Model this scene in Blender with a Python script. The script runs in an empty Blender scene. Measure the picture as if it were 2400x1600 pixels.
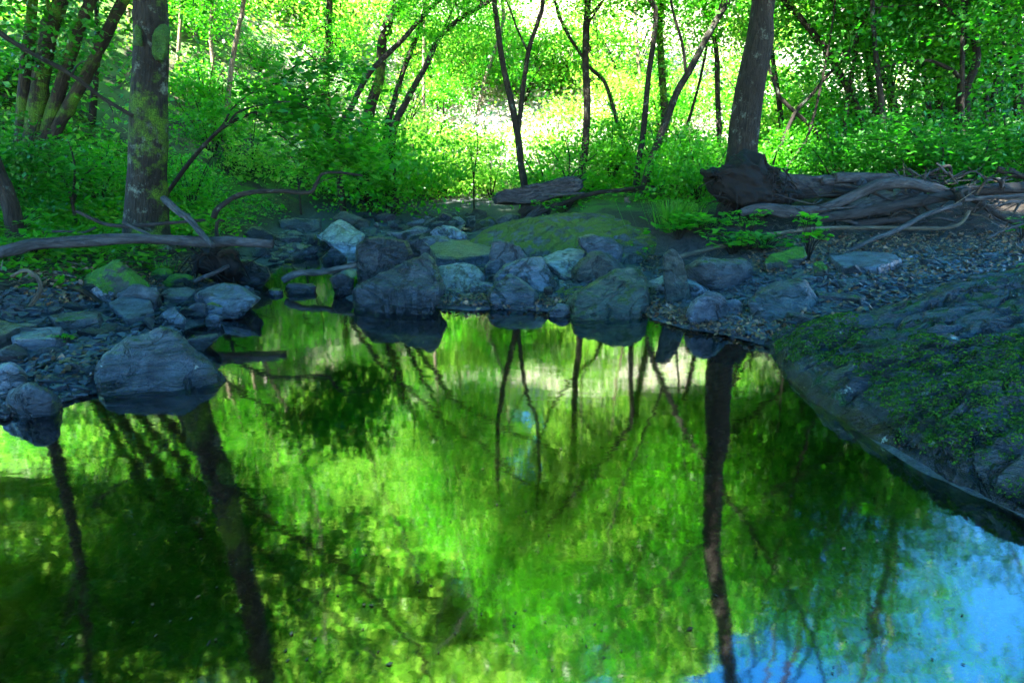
import bpy, bmesh, math, random
import numpy as np
from mathutils import Vector, Matrix, noise
from math import radians as R
rng = np.random.default_rng(11)
random.seed(11)
SC = bpy.context.scene
COL = SC.collection

# ------------------------------------------------------------------ camera
F, CX, CY, H = 1333.3, 1200.0, 800.0, 0.80
TH = math.atan(370.0 / F)
ct, st = math.cos(TH), math.sin(TH)

def ray(px, py):
    x = (np.asarray(px, float) - CX) / F
    v = -(np.asarray(py, float) - CY) / F
    return x, ct + v * st, -st + v * ct

def at(px, py, D):
    """the place seen at a photo pixel, D metres ahead"""
    x, y, z = ray(px, py)
    t = D / y
    return Vector((float(x * t), float(D), float(H + z * t)))

def gz(px, py, z=0.0):
    x, y, dz = ray(px, py)
    t = (z - H) / dz
    return float(x * t), float(y * t)

def wsize(w, D, py=500):
    x, y, z = ray(1200, py)
    return float(w * (D / y) / F)

# ------------------------------------------------------------------ custom properties
def tag(o, label=None, cat=None, group=None, kind=None):
    if label: o['label'] = label
    if cat: o['category'] = cat
    if group: o['group'] = group
    if kind: o['kind'] = kind
    return o

def empty(name, loc, label, cat, group=None):
    o = bpy.data.objects.new(name, None)
    o.empty_display_size = 0.1
    COL.objects.link(o)
    o.location = loc
    return tag(o, label, cat, group)

def link(name, me, mat=None, parent=None, loc=None):
    o = bpy.data.objects.new(name, me)
    COL.objects.link(o)
    if mat is not None and not me.materials:
        me.materials.append(mat)
    if loc is not None: o.location = loc
    if parent is not None:
        o.parent = parent
    return o

# ------------------------------------------------------------------ numpy meshes
def mesh_np(name, verts, faces, smooth=True):
    """verts (n,3); faces (m,k) one face size"""
    verts = np.asarray(verts, np.float32); faces = np.asarray(faces, np.int32)
    me = bpy.data.meshes.new(name)
    n, m, k = len(verts), len(faces), faces.shape[1]
    me.vertices.add(n); me.vertices.foreach_set('co', verts.ravel())
    me.loops.add(m * k); me.loops.foreach_set('vertex_index', faces.ravel())
    me.polygons.add(m)
    me.polygons.foreach_set('loop_start', np.arange(0, m * k, k, dtype=np.int32))
    me.polygons.foreach_set('use_smooth', np.full(m, smooth, bool))
    me.update(calc_edges=True)
    me.validate()
    return me

def vnoise(x, y, s, seed=0):
    """2-D value noise in [-1,1]"""
    x = np.asarray(x) / s + 1000.0; y = np.asarray(y) / s + 1000.0
    xi = np.floor(x).astype(np.int64); yi = np.floor(y).astype(np.int64)
    fx = x - xi; fy = y - yi
    fx = fx * fx * (3 - 2 * fx); fy = fy * fy * (3 - 2 * fy)
    def hsh(a, b):
        h = (a * 374761393 + b * 668265263 + seed * 974634541) & 0xffffffff
        h = ((h ^ (h >> 13)) * 1274126177) & 0xffffffff
        return ((h ^ (h >> 16)) & 0xffff) / 32767.5 - 1
    a = hsh(xi, yi); b = hsh(xi + 1, yi); c = hsh(xi, yi + 1); d = hsh(xi + 1, yi + 1)
    return (a * (1 - fx) + b * fx) * (1 - fy) + (c * (1 - fx) + d * fx) * fy

def fbm(x, y, s, seed=0, o=4):
    r = 0; a = 1; t = 0
    for i in range(o):
        r = r + a * vnoise(x, y, s / 2 ** i, seed + i); t += a; a *= .5
    return r / t

def S(x):
    x = np.clip(x, 0, 1); return x * x * (3 - 2 * x)

# ------------------------------------------------------------------ terrain
POOLPX = [(-700, 1010), (-200, 1000), (15, 985), (110, 955), (215, 925), (300, 905), (470, 900), (535, 885), (470, 800), (425, 780),
          (445, 765), (520, 752), (545, 715), (610, 702), (640, 690), (800, 690), (835, 712), (1010, 722), (1100, 730), (1180, 722),
          (1300, 735), (1345, 728), (1490, 727), (1530, 750), (1600, 768), (1700, 785), (1800, 812), (1816, 837), (1890, 935), (2031, 1020),
          (2143, 1092), (2400, 1210), (3000, 1500)]
POOL = [gz(*p) for p in POOLPX] + [(2.2, -3), (-4.5, -3), (-3.5, .8)]
CHAN = [(gz(715, 690), .34), (gz(730, 650), .42), (gz(745, 622), .5), (gz(800, 595), .25)]
FARPOOL = [(gz(1040, 536, .165), .35), (gz(1085, 528, .165), .5), (gz(1130, 524, .165), .4), (gz(1040, 518, .165), .35)]

def sd_poly(x, y, P):
    d2 = np.full(x.shape, 1e9); ins = np.zeros(x.shape, bool)
    n = len(P)
    for i in range(n):
        x0, y0 = P[i]; x1, y1 = P[(i + 1) % n]
        ex, ey = x1 - x0, y1 - y0
        t = np.clip(((x - x0) * ex + (y - y0) * ey) / (ex * ex + ey * ey + 1e-12), 0, 1)
        d2 = np.minimum(d2, (x - x0 - t * ex) ** 2 + (y - y0 - t * ey) ** 2)
        c = ((y0 > y) != (y1 > y)) & (x < (x1 - x0) * (y - y0) / (y1 - y0 + 1e-12) + x0)
        ins ^= c
    d = np.sqrt(d2)
    return np.where(ins, -d, d)

def water_d(x, y):
    d = sd_poly(x, y, POOL)
    for (p, ra), (q, rb) in list(zip(CHAN[:-1], CHAN[1:])) + list(zip(FARPOOL[:-1], FARPOOL[1:])):
        ex, ey = q[0] - p[0], q[1] - p[1]
        t = np.clip(((x - p[0]) * ex + (y - p[1]) * ey) / (ex * ex + ey * ey + 1e-12), 0, 1)
        dd = np.sqrt((x - p[0] - t * ex) ** 2 + (y - p[1] - t * ey) ** 2) - (ra + (rb - ra) * t)
        d = np.minimum(d, dd)
    return d

def left_d(x, y):
    return np.maximum(0, np.interp(y, [-3, 0, 2, 4, 6, 8, 12], [-2.4, -2.4, -2.4, -2.4, -2.7, -3.0, -3.4]) - x)

def right_m(x, y):
    xb = np.interp(y, [2, 3.5, 5, 6, 9, 12], [1.4, 1.3, 1.35, .5, .0, 1.5])
    return S((x - xb) / .9)

def hill_d(x, y):
    yh = np.maximum(6.3, 12.8 - 1.3 * np.maximum(0, -x - 2.2))
    return np.log1p(np.exp(np.clip((y - yh) * 1.4, -30, 30))) / 1.4

def terrain(x, y):
    x = np.asarray(x, float); y = np.asarray(y, float)
    d = water_d(x, y)
    z = np.where(d > 0, .08 * (1 - np.exp(-np.maximum(d, 0) / .3)), -.36 * (1 - np.exp(np.minimum(d, 0) / .5)))
    dl = left_d(x, y)
    land = S(d / .35)
    z = z + land * (.20 * S(dl / .8) + .05 * np.minimum(dl, 6))
    rm = right_m(x, y) * land
    z = z + rm * (.15 * S((y - 2.9) / .8) + .09 * np.clip(y - 4, 0, 9))
    z = z + .26 * np.exp(-((x - 4.7) / 2.0) ** 4 - ((y - 6.3) / .55) ** 2)
    hd = hill_d(x, y)
    z = z + .055 * np.clip(y - 6, 0, 8) * (1 - rm)
    z = z + .62 * np.minimum(hd, 30) + np.minimum(hd * .3, 1) * .7 * fbm(x, y, 3.5, 5, 3)
    z = z + land * .03 * fbm(x, y, .5, 2, 3) + (1 - land) * .02 * fbm(x, y, .4, 9, 2)
    return z

def hit(px, py):
    """where sight lines through photo pixels meet the ground"""
    px = np.atleast_1d(np.asarray(px, float)); py = np.atleast_1d(np.asarray(py, float))
    x, y, z = ray(px, py)
    res = np.full(px.shape, np.nan); act = np.arange(len(px)); t = .3
    lo = np.zeros(px.shape)
    while len(act) and t < 60:
        t1 = t * 1.035
        g = terrain(x[act] * t1, y[act] * t1) - (H + z[act] * t1) > 0
        res[act[g]] = t1; lo[act[g]] = t
        act = act[~g]; t = t1
    hi = res.copy(); ok = np.isfinite(res)
    for _ in range(6):
        m = (lo + hi) / 2
        g = np.zeros(px.shape, bool)
        g[ok] = terrain(x[ok] * m[ok], y[ok] * m[ok]) - (H + z[ok] * m[ok]) > 0
        hi = np.where(g, m, hi); lo = np.where(g, lo, m)
    return np.stack([x * hi, y * hi, H + z * hi], 1)

def tz(x, y):
    return float(terrain(np.array([x]), np.array([y]))[0])

# ------------------------------------------------------------------ node helpers
def newmat(name):
    m = bpy.data.materials.new(name); m.use_nodes = True
    nt = m.node_tree
    for n in list(nt.nodes): nt.nodes.remove(n)
    return m, nt

def N(nt, typ, **kw):
    n = nt.nodes.new(typ)
    for k, v in kw.items():
        if k.startswith('i_'):
            n.inputs[int(k[2:])].default_value = v
        else: setattr(n, k, v)
    return n

def mixc(nt, fac, a, b):
    n = nt.nodes.new('ShaderNodeMix'); n.data_type = 'RGBA'
    for s, v in ((0, fac), (6, a), (7, b)):
        if hasattr(v, 'is_output'): nt.links.new(v, n.inputs[s])
        else: n.inputs[s].default_value = v if s == 0 else (*v, 1)
    return n.outputs[2]

def ramp(nt, src, p0, p1, c0=(0, 0, 0), c1=(1, 1, 1)):
    n = nt.nodes.new('ShaderNodeValToRGB')
    n.color_ramp.elements[0].position = p0; n.color_ramp.elements[1].position = p1
    n.color_ramp.elements[0].color = (*c0, 1); n.color_ramp.elements[1].color = (*c1, 1)
    nt.links.new(src, n.inputs[0])
    return n.outputs[0]

def math_(nt, op, a, b=0.0, clamp=False):
    n = nt.nodes.new('ShaderNodeMath'); n.operation = op; n.use_clamp = clamp
    for s, v in ((0, a), (1, b)):
        if hasattr(v, 'is_output'): nt.links.new(v, n.inputs[s])
        else: n.inputs[s].default_value = v
    return n.outputs[0]

def tex(nt, co, scale, detail=4, rough=.55, dist=0.0, stretch=None):
    if stretch is not None:
        mp = nt.nodes.new('ShaderNodeMapping'); mp.inputs['Scale'].default_value = stretch[:3]
        if len(stretch) > 3: mp.inputs['Rotation'].default_value = stretch[3]
        nt.links.new(co, mp.inputs[0]); co = mp.outputs[0]
    n = nt.nodes.new('ShaderNodeTexNoise')
    n.inputs['Scale'].default_value = scale; n.inputs['Detail'].default_value = detail
    n.inputs['Roughness'].default_value = rough; n.inputs['Distortion'].default_value = dist
    nt.links.new(co, n.inputs['Vector'])
    return n.outputs[0]

def finish(nt, bsdf):
    o = nt.nodes.new('ShaderNodeOutputMaterial'); nt.links.new(bsdf, o.inputs[0])

def bump(nt, h, strength, dist=.02):
    b = nt.nodes.new('ShaderNodeBump'); b.inputs['Strength'].default_value = strength; b.inputs['Distance'].default_value = dist
    nt.links.new(h, b.inputs['Height']); return b.outputs[0]

def rock_mat(name, c0, c1, moss=0.0, rough=.55, mosscol=(.05, .13, .008), lichen=.0):
    m, nt = newmat(name)
    tc = N(nt, 'ShaderNodeTexCoord'); geo = N(nt, 'ShaderNodeNewGeometry'); oi = N(nt, 'ShaderNodeObjectInfo')
    co = tc.outputs['Object']
    off = N(nt, 'ShaderNodeVectorMath', operation='ADD'); nt.links.new(co, off.inputs[0])
    sc = N(nt, 'ShaderNodeVectorMath', operation='SCALE'); sc.inputs[0].default_value = (37, 19, 53); nt.links.new(oi.outputs['Random'], sc.inputs[3])
    nt.links.new(sc.outputs[0], off.inputs[1]); co = off.outputs[0]
    n1 = tex(nt, co, 5, 8, .65)
    strata = tex(nt, co, 5, 7, .65, 1.4, (1.3, 1.1, 5, (.9, .5, .2)))
    grain = tex(nt, co, 70, 3, .6)
    c = mixc(nt, ramp(nt, n1, .36, .66), c0, c1)
    c = mixc(nt, math_(nt, 'MULTIPLY', ramp(nt, strata, .5, .62), .8), c, tuple(v * .42 for v in c0))
    c = mixc(nt, math_(nt, 'MULTIPLY', ramp(nt, grain, .55, .75), .45), c, tuple(min(1, v * 1.9) for v in c1))
    crk = math_(nt, 'ABSOLUTE', math_(nt, 'SUBTRACT', tex(nt, co, 2.6, 6, .6, 1.2), .5))
    crk = ramp(nt, crk, .004, .020, (1, 1, 1), (0, 0, 0))
    c = mixc(nt, math_(nt, 'MULTIPLY', crk, .8), c, tuple(v * .18 for v in c0))
    blot = tex(nt, co, 11, 5, .7)
    c = mixc(nt, math_(nt, 'MULTIPLY', ramp(nt, blot, .52, .62), .5), c, tuple(min(1, v * 1.55) for v in c1))
    vary = math_(nt, 'ADD', math_(nt, 'MULTIPLY', oi.outputs['Random'], .6), .7)
    mv = N(nt, 'ShaderNodeVectorMath', operation='SCALE'); nt.links.new(c, mv.inputs[0]); nt.links.new(vary, mv.inputs[3]); c = mv.outputs[0]
    # wet stone near the water line, a real darker and glossier band
    sepp = N(nt, 'ShaderNodeSeparateXYZ'); nt.links.new(geo.outputs['Position'], sepp.inputs[0])
    wet = ramp(nt, math_(nt, 'ADD', sepp.outputs[2], math_(nt, 'MULTIPLY', n1, .05)), .055, .09, (1, 1, 1), (0, 0, 0))
    mw = N(nt, 'ShaderNodeVectorMath', operation='SCALE'); nt.links.new(c, mw.inputs[0])
    nt.links.new(math_(nt, 'SUBTRACT', 1, math_(nt, 'MULTIPLY', wet, .5)), mw.inputs[3]); c = mw.outputs[0]
    if lichen > 0:
        l = ramp(nt, tex(nt, co, 16, 4, .7), .66 - lichen * .1, .70)
        c = mixc(nt, math_(nt, 'MULTIPLY', l, .6), c, (.34, .38, .33))
    rg = math_(nt, 'SUBTRACT', rough, math_(nt, 'MULTIPLY', wet, rough * .6))
    if moss > 0:
        sepn = N(nt, 'ShaderNodeSeparateXYZ'); nt.links.new(geo.outputs['Normal'], sepn.inputs[0])
        mn = tex(nt, co, 7, 6, .7)
        mm = math_(nt, 'ADD', math_(nt, 'MULTIPLY', sepn.outputs[2], .30), mn)
        mk = ramp(nt, mm, .92 - moss * .5, 1.0 - moss * .5)
        fine = tex(nt, co, 160, 2, .5)
        mc = mixc(nt, ramp(nt, fine, .35, .7), tuple(v * .45 for v in mosscol), tuple(v * 1.5 for v in mosscol))
        c = mixc(nt, mk, c, mc)
        rg = math_(nt, 'MAXIMUM', rg, math_(nt, 'MULTIPLY', mk, .9))
    p = N(nt, 'ShaderNodeBsdfPrincipled'); nt.links.new(c, p.inputs['Base Color']); nt.links.new(rg, p.inputs['Roughness'])
    p.inputs['Specular IOR Level'].default_value = .3
    h = math_(nt, 'ADD', math_(nt, 'ADD', math_(nt, 'MULTIPLY', strata, 1.3), math_(nt, 'MULTIPLY', n1, .8)), math_(nt, 'SUBTRACT', math_(nt, 'MULTIPLY', grain, .35), math_(nt, 'MULTIPLY', crk, .8)))
    nt.links.new(bump(nt, h, 1.0, .04), p.inputs['Normal'])
    finish(nt, p.outputs[0]); return m

def bark_mat(name, c0, c1, moss=.0, lichen=.0, vertical=True, rough=.85, dist=.02):
    m, nt = newmat(name)
    tc = N(nt, 'ShaderNodeTexCoord'); oi = N(nt, 'ShaderNodeObjectInfo')
    co = N(nt, 'ShaderNodeAttribute', attribute_name='tube').outputs['Vector']   # (across, along, turn)
    ob = tc.outputs['Object']
    fi = tex(nt, co, 1, 8, .7, 1.6, (20, 5.5, 20))
    n2 = tex(nt, ob, 4, 5, .6)
    fine_ = tex(nt, co, 1, 5, .6, .4, (75, 7, 75))
    c = mixc(nt, ramp(nt, fi, .38, .66), c0, c1)
    c = mixc(nt, math_(nt, 'MULTIPLY', ramp(nt, fine_, .5, .62), .7), c, tuple(v * .35 for v in c0))
    c = mixc(nt, math_(nt, 'MULTIPLY', ramp(nt, n2, .4, .7), .5), c, tuple(v * .5 for v in c0))
    if lichen > 0:
        l = ramp(nt, tex(nt, ob, 7, 8, .8), .58 - .06 * lichen, .70 - .08 * lichen)
        c = mixc(nt, math_(nt, 'MULTIPLY', l, .8), c, (.10, .13, .10))
    if moss > 0:
        mk = ramp(nt, tex(nt, ob, 2.6, 6, .7), .68 - .3 * moss, .76 - .3 * moss)
        fine = tex(nt, ob, 120, 2, .5)
        c = mixc(nt, mk, c, mixc(nt, ramp(nt, fine, .35, .7), (.012, .04, .003), (.06, .13, .008)))
    p = N(nt, 'ShaderNodeBsdfPrincipled'); nt.links.new(c, p.inputs['Base Color']); p.inputs['Roughness'].default_value = rough
    p.inputs['Specular IOR Level'].default_value = .15
    nt.links.new(bump(nt, math_(nt, 'SUBTRACT', math_(nt, 'ADD', fi, math_(nt, 'MULTIPLY', n2, .3)), math_(nt, 'MULTIPLY', fine_, .5)), 1.0, dist * 1.4), p.inputs['Normal'])
    finish(nt, p.outputs[0]); return m

def leaf_mat(name, a, b, ta, tb, trans=.5, rough=.45, spec=.4):
    m, nt = newmat(name)
    geo = N(nt, 'ShaderNodeNewGeometry')
    r = geo.outputs['Random Per Island']
    p = N(nt, 'ShaderNodeBsdfPrincipled'); nt.links.new(mixc(nt, r, a, b), p.inputs['Base Color'])
    p.inputs['Roughness'].default_value = rough; p.inputs['Specular IOR Level'].default_value = spec
    t = N(nt, 'ShaderNodeBsdfTranslucent'); nt.links.new(mixc(nt, r, ta, tb), t.inputs[0])
    mx = N(nt, 'ShaderNodeMixShader'); mx.inputs[0].default_value = trans
    nt.links.new(p.outputs[0], mx.inputs[1]); nt.links.new(t.outputs[0], mx.inputs[2])
    finish(nt, mx.outputs[0]); return m

M = {}
M['slate'] = rock_mat('slate', (0.0217, 0.0258, 0.034), (0.0666, 0.0768, 0.0956), .0, .42)
M['slate_dark'] = rock_mat('slate_dark', (0.0087, 0.0107, 0.014), (0.0307, 0.0356, 0.0439), .12, .42)
M['slate_light'] = rock_mat('slate_light', (0.0619, 0.0735, 0.0931), (0.1265, 0.144, 0.1733), .0, .42, lichen=.2)
M['slate_moss'] = rock_mat('slate_moss', (0.0167, 0.02, 0.0226), (0.049, 0.0546, 0.0605), .20, .5, (.03, .075, .005))
M['stone_moss'] = rock_mat('stone_moss', (0.0126, 0.0168, 0.0154), (0.035, 0.0455, 0.0385), .80, .7, (.03, .115, .004))
M['stone_brown'] = rock_mat('stone_brown', (0.0143, 0.0163, 0.0149), (0.0423, 0.0455, 0.039), .22, .6, (.03, .05, .01))
M['stone_olive'] = rock_mat('stone_olive', (0.0098, 0.0126, 0.0105), (0.0315, 0.0385, 0.0294), .32, .45, (.025, .042, .006))
M['stone_yellow'] = rock_mat('stone_yellow', (0.035, 0.0525, 0.07), (0.077, 0.098, 0.126), .6, .5, (.07, .10, .01))
M['moss_pad'] = rock_mat('moss_pad', (.012, .02, .01), (.03, .05, .02), 1.7, .9, (.018, .07, .004))
M['slate_boulder'] = rock_mat('slate_boulder', (.013, .016, .021), (.036, .044, .055), .16, .5, (.025, .05, .006), lichen=.2)
M['hump'] = rock_mat('hump', (.018, .022, .026), (.055, .062, .068), .46, .75, (.05, .08, .004))
M['ledge'] = rock_mat('ledge', (0.0072, 0.0088, 0.0121), (0.0328, 0.0383, 0.0486), .30, .36, (.010, .045, .003), lichen=.1)
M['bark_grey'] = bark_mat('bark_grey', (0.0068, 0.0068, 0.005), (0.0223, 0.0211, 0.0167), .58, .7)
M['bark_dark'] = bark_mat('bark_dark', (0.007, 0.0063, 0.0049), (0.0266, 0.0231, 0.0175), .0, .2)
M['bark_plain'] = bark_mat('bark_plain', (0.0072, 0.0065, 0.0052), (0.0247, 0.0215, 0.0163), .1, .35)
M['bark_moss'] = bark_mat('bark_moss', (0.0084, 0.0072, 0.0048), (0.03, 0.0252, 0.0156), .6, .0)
M['bark_sunlit'] = bark_mat('bark_sunlit', (0.096, 0.072, 0.052), (0.24, 0.192, 0.144), .25, .2)  # the sun's warmth on far trunks is put into this bark colour
M['driftwood'] = bark_mat('driftwood', (0.0195, 0.0203, 0.0218), (0.0713, 0.072, 0.075), .0, .0)
M['driftwood_dark'] = bark_mat('driftwood_dark', (0.0112, 0.0105, 0.0105), (0.0385, 0.0364, 0.035), .15, .0)
M['stick_pale'] = bark_mat('stick_pale', (0.048, 0.0416, 0.0288), (0.128, 0.112, 0.08), .1, .0)
M['root'] = bark_mat('root', (.004, .0038, .0035), (.018, .015, .013), .0, .0)
M['log_moss'] = bark_mat('log_moss', (.025, .03, .03), (.085, .095, .095), .5, .1)
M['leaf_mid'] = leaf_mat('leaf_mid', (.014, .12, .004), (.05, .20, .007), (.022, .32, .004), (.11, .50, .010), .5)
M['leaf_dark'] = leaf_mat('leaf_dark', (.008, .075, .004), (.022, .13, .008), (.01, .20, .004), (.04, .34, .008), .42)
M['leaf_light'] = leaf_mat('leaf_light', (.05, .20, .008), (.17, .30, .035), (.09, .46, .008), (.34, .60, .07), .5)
M['leaf_dry'] = leaf_mat('leaf_dry', (.25, .21, .17), (.42, .38, .35), (.20, .17, .12), (.32, .29, .23), .3)
M['leaf_ground'] = leaf_mat('leaf_ground', (.014, .10, .004), (.055, .20, .006), (.03, .28, .003), (.10, .42, .008), .42)
M['litter'] = leaf_mat('litter', (.03, .015, .008), (.19, .10, .05), (.02, .012, .006), (.08, .05, .02), .15, .5)
M['grassblade'] = leaf_mat('grassblade', (.02, .10, .006), (.07, .2, .01), (.03, .25, .004), (.10, .4, .01), .45)
SUN = (-.50, -.50, .95)
SUN_E = 5.0
SKY_E = .074
EXPO = 4.7
# x, y, crown height, scale, crowns, lean, crown kind
ROOF = [(-8.5, -2.0, 8.5, 1.0, 4, (1, .5), 'o'), (-10, 3.2, 9.0, 1.0, 4, (1.5, 0), 'o'), (-5.5, 1.0, 9.5, .9, 3, (1, .1), 'o'), (-3.5, -3.2, 9.5, 1.0, 4, (0, .5), 'o'),
        (4.8, 2.0, 9.2, .9, 3, (-.8, .6), 'p'), (1.5, -3.5, 9.5, 1.0, 4, (0, 0), 'o'), (-8.0, 4.6, 6.0, .8, 3, (1.0, .6), 'o')]
# ------------------------------------------------------------------ builders
class MB:
    """collects tubes into one mesh, with a 'tube' attribute (across, along, turn) for bark"""
    def __init__(s): s.v = []; s.f = []; s.a = []; s.n = 0
    def tube(s, pts, rad, sides=10, rough=.06, seed=0, cap=True, step=None, knots=0):
        P = np.array([tuple(p) for p in pts], float); r = np.array(rad, float)
        if len(r) == 2 and len(P) > 2:
            r = np.interp(np.linspace(0, 1, len(P)), [0, 1], r)
        L = np.r_[0, np.cumsum(np.linalg.norm(np.diff(P, axis=0), axis=1))]
        if L[-1] <= 0: return
        st_ = step or max(.03, min(.12, r.mean() * 1.2))
        n = int(max(3, min(140, L[-1] / st_)))
        u = np.linspace(0, L[-1], n)
        # Catmull-Rom
        Q = np.zeros((n, 3))
        for i, t in enumerate(u):
            k = min(max(np.searchsorted(L, t) - 1, 0), len(P) - 2)
            w = (t - L[k]) / max(L[k + 1] - L[k], 1e-9)
            p0 = P[max(k - 1, 0)]; p1 = P[k]; p2 = P[k + 1]; p3 = P[min(k + 2, len(P) - 1)]
            Q[i] = .5 * ((2 * p1) + (p2 - p0) * w + (2 * p0 - 5 * p1 + 4 * p2 - p3) * w * w + (3 * p1 - p0 - 3 * p2 + p3) * w ** 3)
        rr = np.interp(u, L, r)
        T = np.gradient(Q, axis=0); T /= np.linalg.norm(T, axis=1)[:, None] + 1e-9
        up = np.array([0.0, 0, 1]) if abs(T[0][2]) < .8 else np.array([1.0, 0, 0])
        a = np.linspace(0, 2 * np.pi, sides, endpoint=False)
        rs = np.random.default_rng(seed + 77)
        ph = rs.uniform(0, 10)
        kn = [(rs.uniform(.1, .9) * L[-1], rs.uniform(0, 6.28), rs.uniform(.15, .4)) for _ in range(knots)]
        rings = []; at_ = []
        B = np.cross(T[0], up); B /= np.linalg.norm(B)
        for i in range(n):
            B = B - T[i] * B.dot(T[i]); B /= np.linalg.norm(B) + 1e-9
            C = np.cross(B, T[i])
            w = 1 + rough * vnoise(np.cos(a) * 1.4 + ph, np.sin(a) * 1.4 + u[i] / max(rr[i], .01) * .35, 1.0, seed) + rough * .8 * vnoise(np.full(sides, u[i] * 1.3), a * 0 + ph, .25, seed + 3)
            for (ku, ka, kh) in kn:
                dd = ((u[i] - ku) / (rr[i] * 1.1 + 1e-6)) ** 2 + (np.angle(np.exp(1j * (a - ka))) / .6) ** 2
                w = w + kh * np.exp(-dd)
            rings.append(Q[i] + rr[i] * w[:, None] * (np.cos(a)[:, None] * B + np.sin(a)[:, None] * C))
            at_.append(np.stack([np.cos(a) * rr[i] + ph, np.full(sides, u[i]), np.sin(a) * rr[i]], 1))
        V = np.concatenate(rings); A = np.concatenate(at_)
        base = s.n
        i0 = np.arange(n - 1)[:, None] * sides; j = np.arange(sides)[None]; j1 = (j + 1) % sides
        q = np.stack([i0 + j, i0 + j1, i0 + sides + j1, i0 + sides + j], -1).reshape(-1, 4) + base
        tri = np.concatenate([q[:, [0, 1, 2]], q[:, [0, 2, 3]]])
        s.v.append(V); s.a.append(A); s.n += len(V); s.f.append(tri)
        if cap:
            for e, (c, o) in enumerate(((Q[0], base), (Q[-1], base + (n - 1) * sides))):
                s.v.append(c[None]); s.a.append(np.array([[ph, 0, 0]])); ci = s.n; s.n += 1
                jj = np.arange(sides); k2 = (jj + 1) % sides
                s.f.append(np.stack([o + (k2 if e == 0 else jj), o + (jj if e == 0 else k2), np.full(sides, ci)], 1))
    def build(s, name, mat, parent=None, origin=None):
        V = np.concatenate(s.v)
        o0 = np.array(tuple(origin)) if origin is not None else (np.array(tuple(parent.location)) if parent is not None else np.array([V[:, 0].mean(), V[:, 1].mean(), V[:, 2].min()]))
        me = mesh_np(name, V - o0, np.concatenate(s.f))
        at_ = me.attributes.new('tube', 'FLOAT_VECTOR', 'POINT'); at_.data.foreach_set('vector', np.concatenate(s.a).astype(np.float32).ravel())
        return link(name, me, mat, parent, None if parent is not None else o0)

def leaf_verts(c, n, d, L, W, fold=.12):
    """c centres, n normals, d directions (unit), L length, W width -> verts, tris (two folded halves per leaf)"""
    s = np.cross(n, d)
    L = np.broadcast_to(L, (len(c),))[:, None]; W = np.broadcast_to(W, (len(c),))[:, None]
    b = c - d * L * .5; t = c + d * L * .5 - n * L * .12
    m = c - d * L * .06 + n * L * fold
    l = m + s * W * .5 - n * L * fold * 1.2; r = m - s * W * .5 - n * L * fold * 1.2
    V = np.stack([b, r, t, l], 1).reshape(-1, 3)
    k = np.arange(len(c))[:, None] * 4
    Fc = np.concatenate([k + np.array([[0, 1, 2]]), k + np.array([[0, 2, 3]])])
    return V, Fc

def unit(v): return v / (np.linalg.norm(v, axis=1)[:, None] + 1e-9)

def leaf_cloud(c, g, L, W, flat=1.0, up=(0, 0, 1)):
    n = unit(np.array(up)[None] * flat + g.normal(0, .55, (len(c), 3)))
    d = g.normal(0, 1, (len(c), 3)); d = unit(d - n * (d * n).sum(1)[:, None])
    sz = .55 + .95 * g.random(len(c)) ** 1.4
    return leaf_verts(c, n, d, L * sz, W * sz)

def crown_mesh(name, seed, rx, rz, nc, per, L, W, mat, spread=.45, thick=.10, droop=.25, hollow=.35):
    g = np.random.default_rng(seed)
    d = unit(g.normal(0, 1, (nc, 3))); rad = g.uniform(hollow, 1, nc) ** .7
    cc = d * rad[:, None] * np.array([rx, rx, rz])
    pts = []
    for c in cc:
        k = int(per * g.uniform(.4, 1.5)); s = spread * g.uniform(.6, 1.4)
        # layered spray: a tilted, drooping disc elongated along one direction
        a = g.uniform(0, 6.28); q = g.normal(0, 1, (k, 2)) * np.array([s, s * .55])
        x = q[:, 0] * math.cos(a) - q[:, 1] * math.sin(a); y = q[:, 0] * math.sin(a) + q[:, 1] * math.cos(a)
        z = g.normal(0, thick, k) - droop * (x * x + y * y) / max(s, .1) + q[:, 0] * g.normal(0, .25)
        pts.append(c + np.stack([x, y, z], 1))
    P = np.concatenate(pts)
    V, Fc = leaf_cloud(P, g, L, W, .75)
    me = mesh_np(name, V, Fc, False); me.materials.append(mat)
    return me

def poly_in(px, n, g):
    """n random points in a polygon given in photo pixels"""
    P = np.array(px, float); out = []
    lo, hi = P.min(0), P.max(0); cnt = 0
    while cnt < n:
        q = g.uniform(lo, hi, (n * 3, 2))
        q = q[sd_poly(q[:, 0], q[:, 1], [tuple(p) for p in P]) < 0]
        out.append(q); cnt += len(q)
    return np.concatenate(out)[:n]

# ---- rocks
def subdiv_np(V, Fc):
    e = np.sort(np.concatenate([Fc[:, [0, 1]], Fc[:, [1, 2]], Fc[:, [2, 0]]]), 1)
    u, inv = np.unique(e, axis=0, return_inverse=True); inv = inv.ravel()
    m = len(Fc); mid = len(V) + inv
    a, b, c = mid[:m], mid[m:2 * m], mid[2 * m:]
    V2 = np.concatenate([V, (V[u[:, 0]] + V[u[:, 1]]) / 2])
    F2 = np.concatenate([np.stack([Fc[:, 0], a, c], 1), np.stack([a, Fc[:, 1], b], 1), np.stack([c, b, Fc[:, 2]], 1), np.stack([a, b, c], 1)])
    return V2, F2

def smooth_np(V, Fc, f, it):
    e = np.concatenate([Fc[:, [0, 1]], Fc[:, [1, 2]], Fc[:, [2, 0]]]); e = np.concatenate([e, e[:, ::-1]])
    cnt = np.bincount(e[:, 0], minlength=len(V))[:, None]
    for _ in range(it):
        s = np.stack([np.bincount(e[:, 0], V[e[:, 1], k], len(V)) for k in range(3)], 1)
        V = V * (1 - f) + f * s / np.maximum(cnt, 1)
    return V

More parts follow.
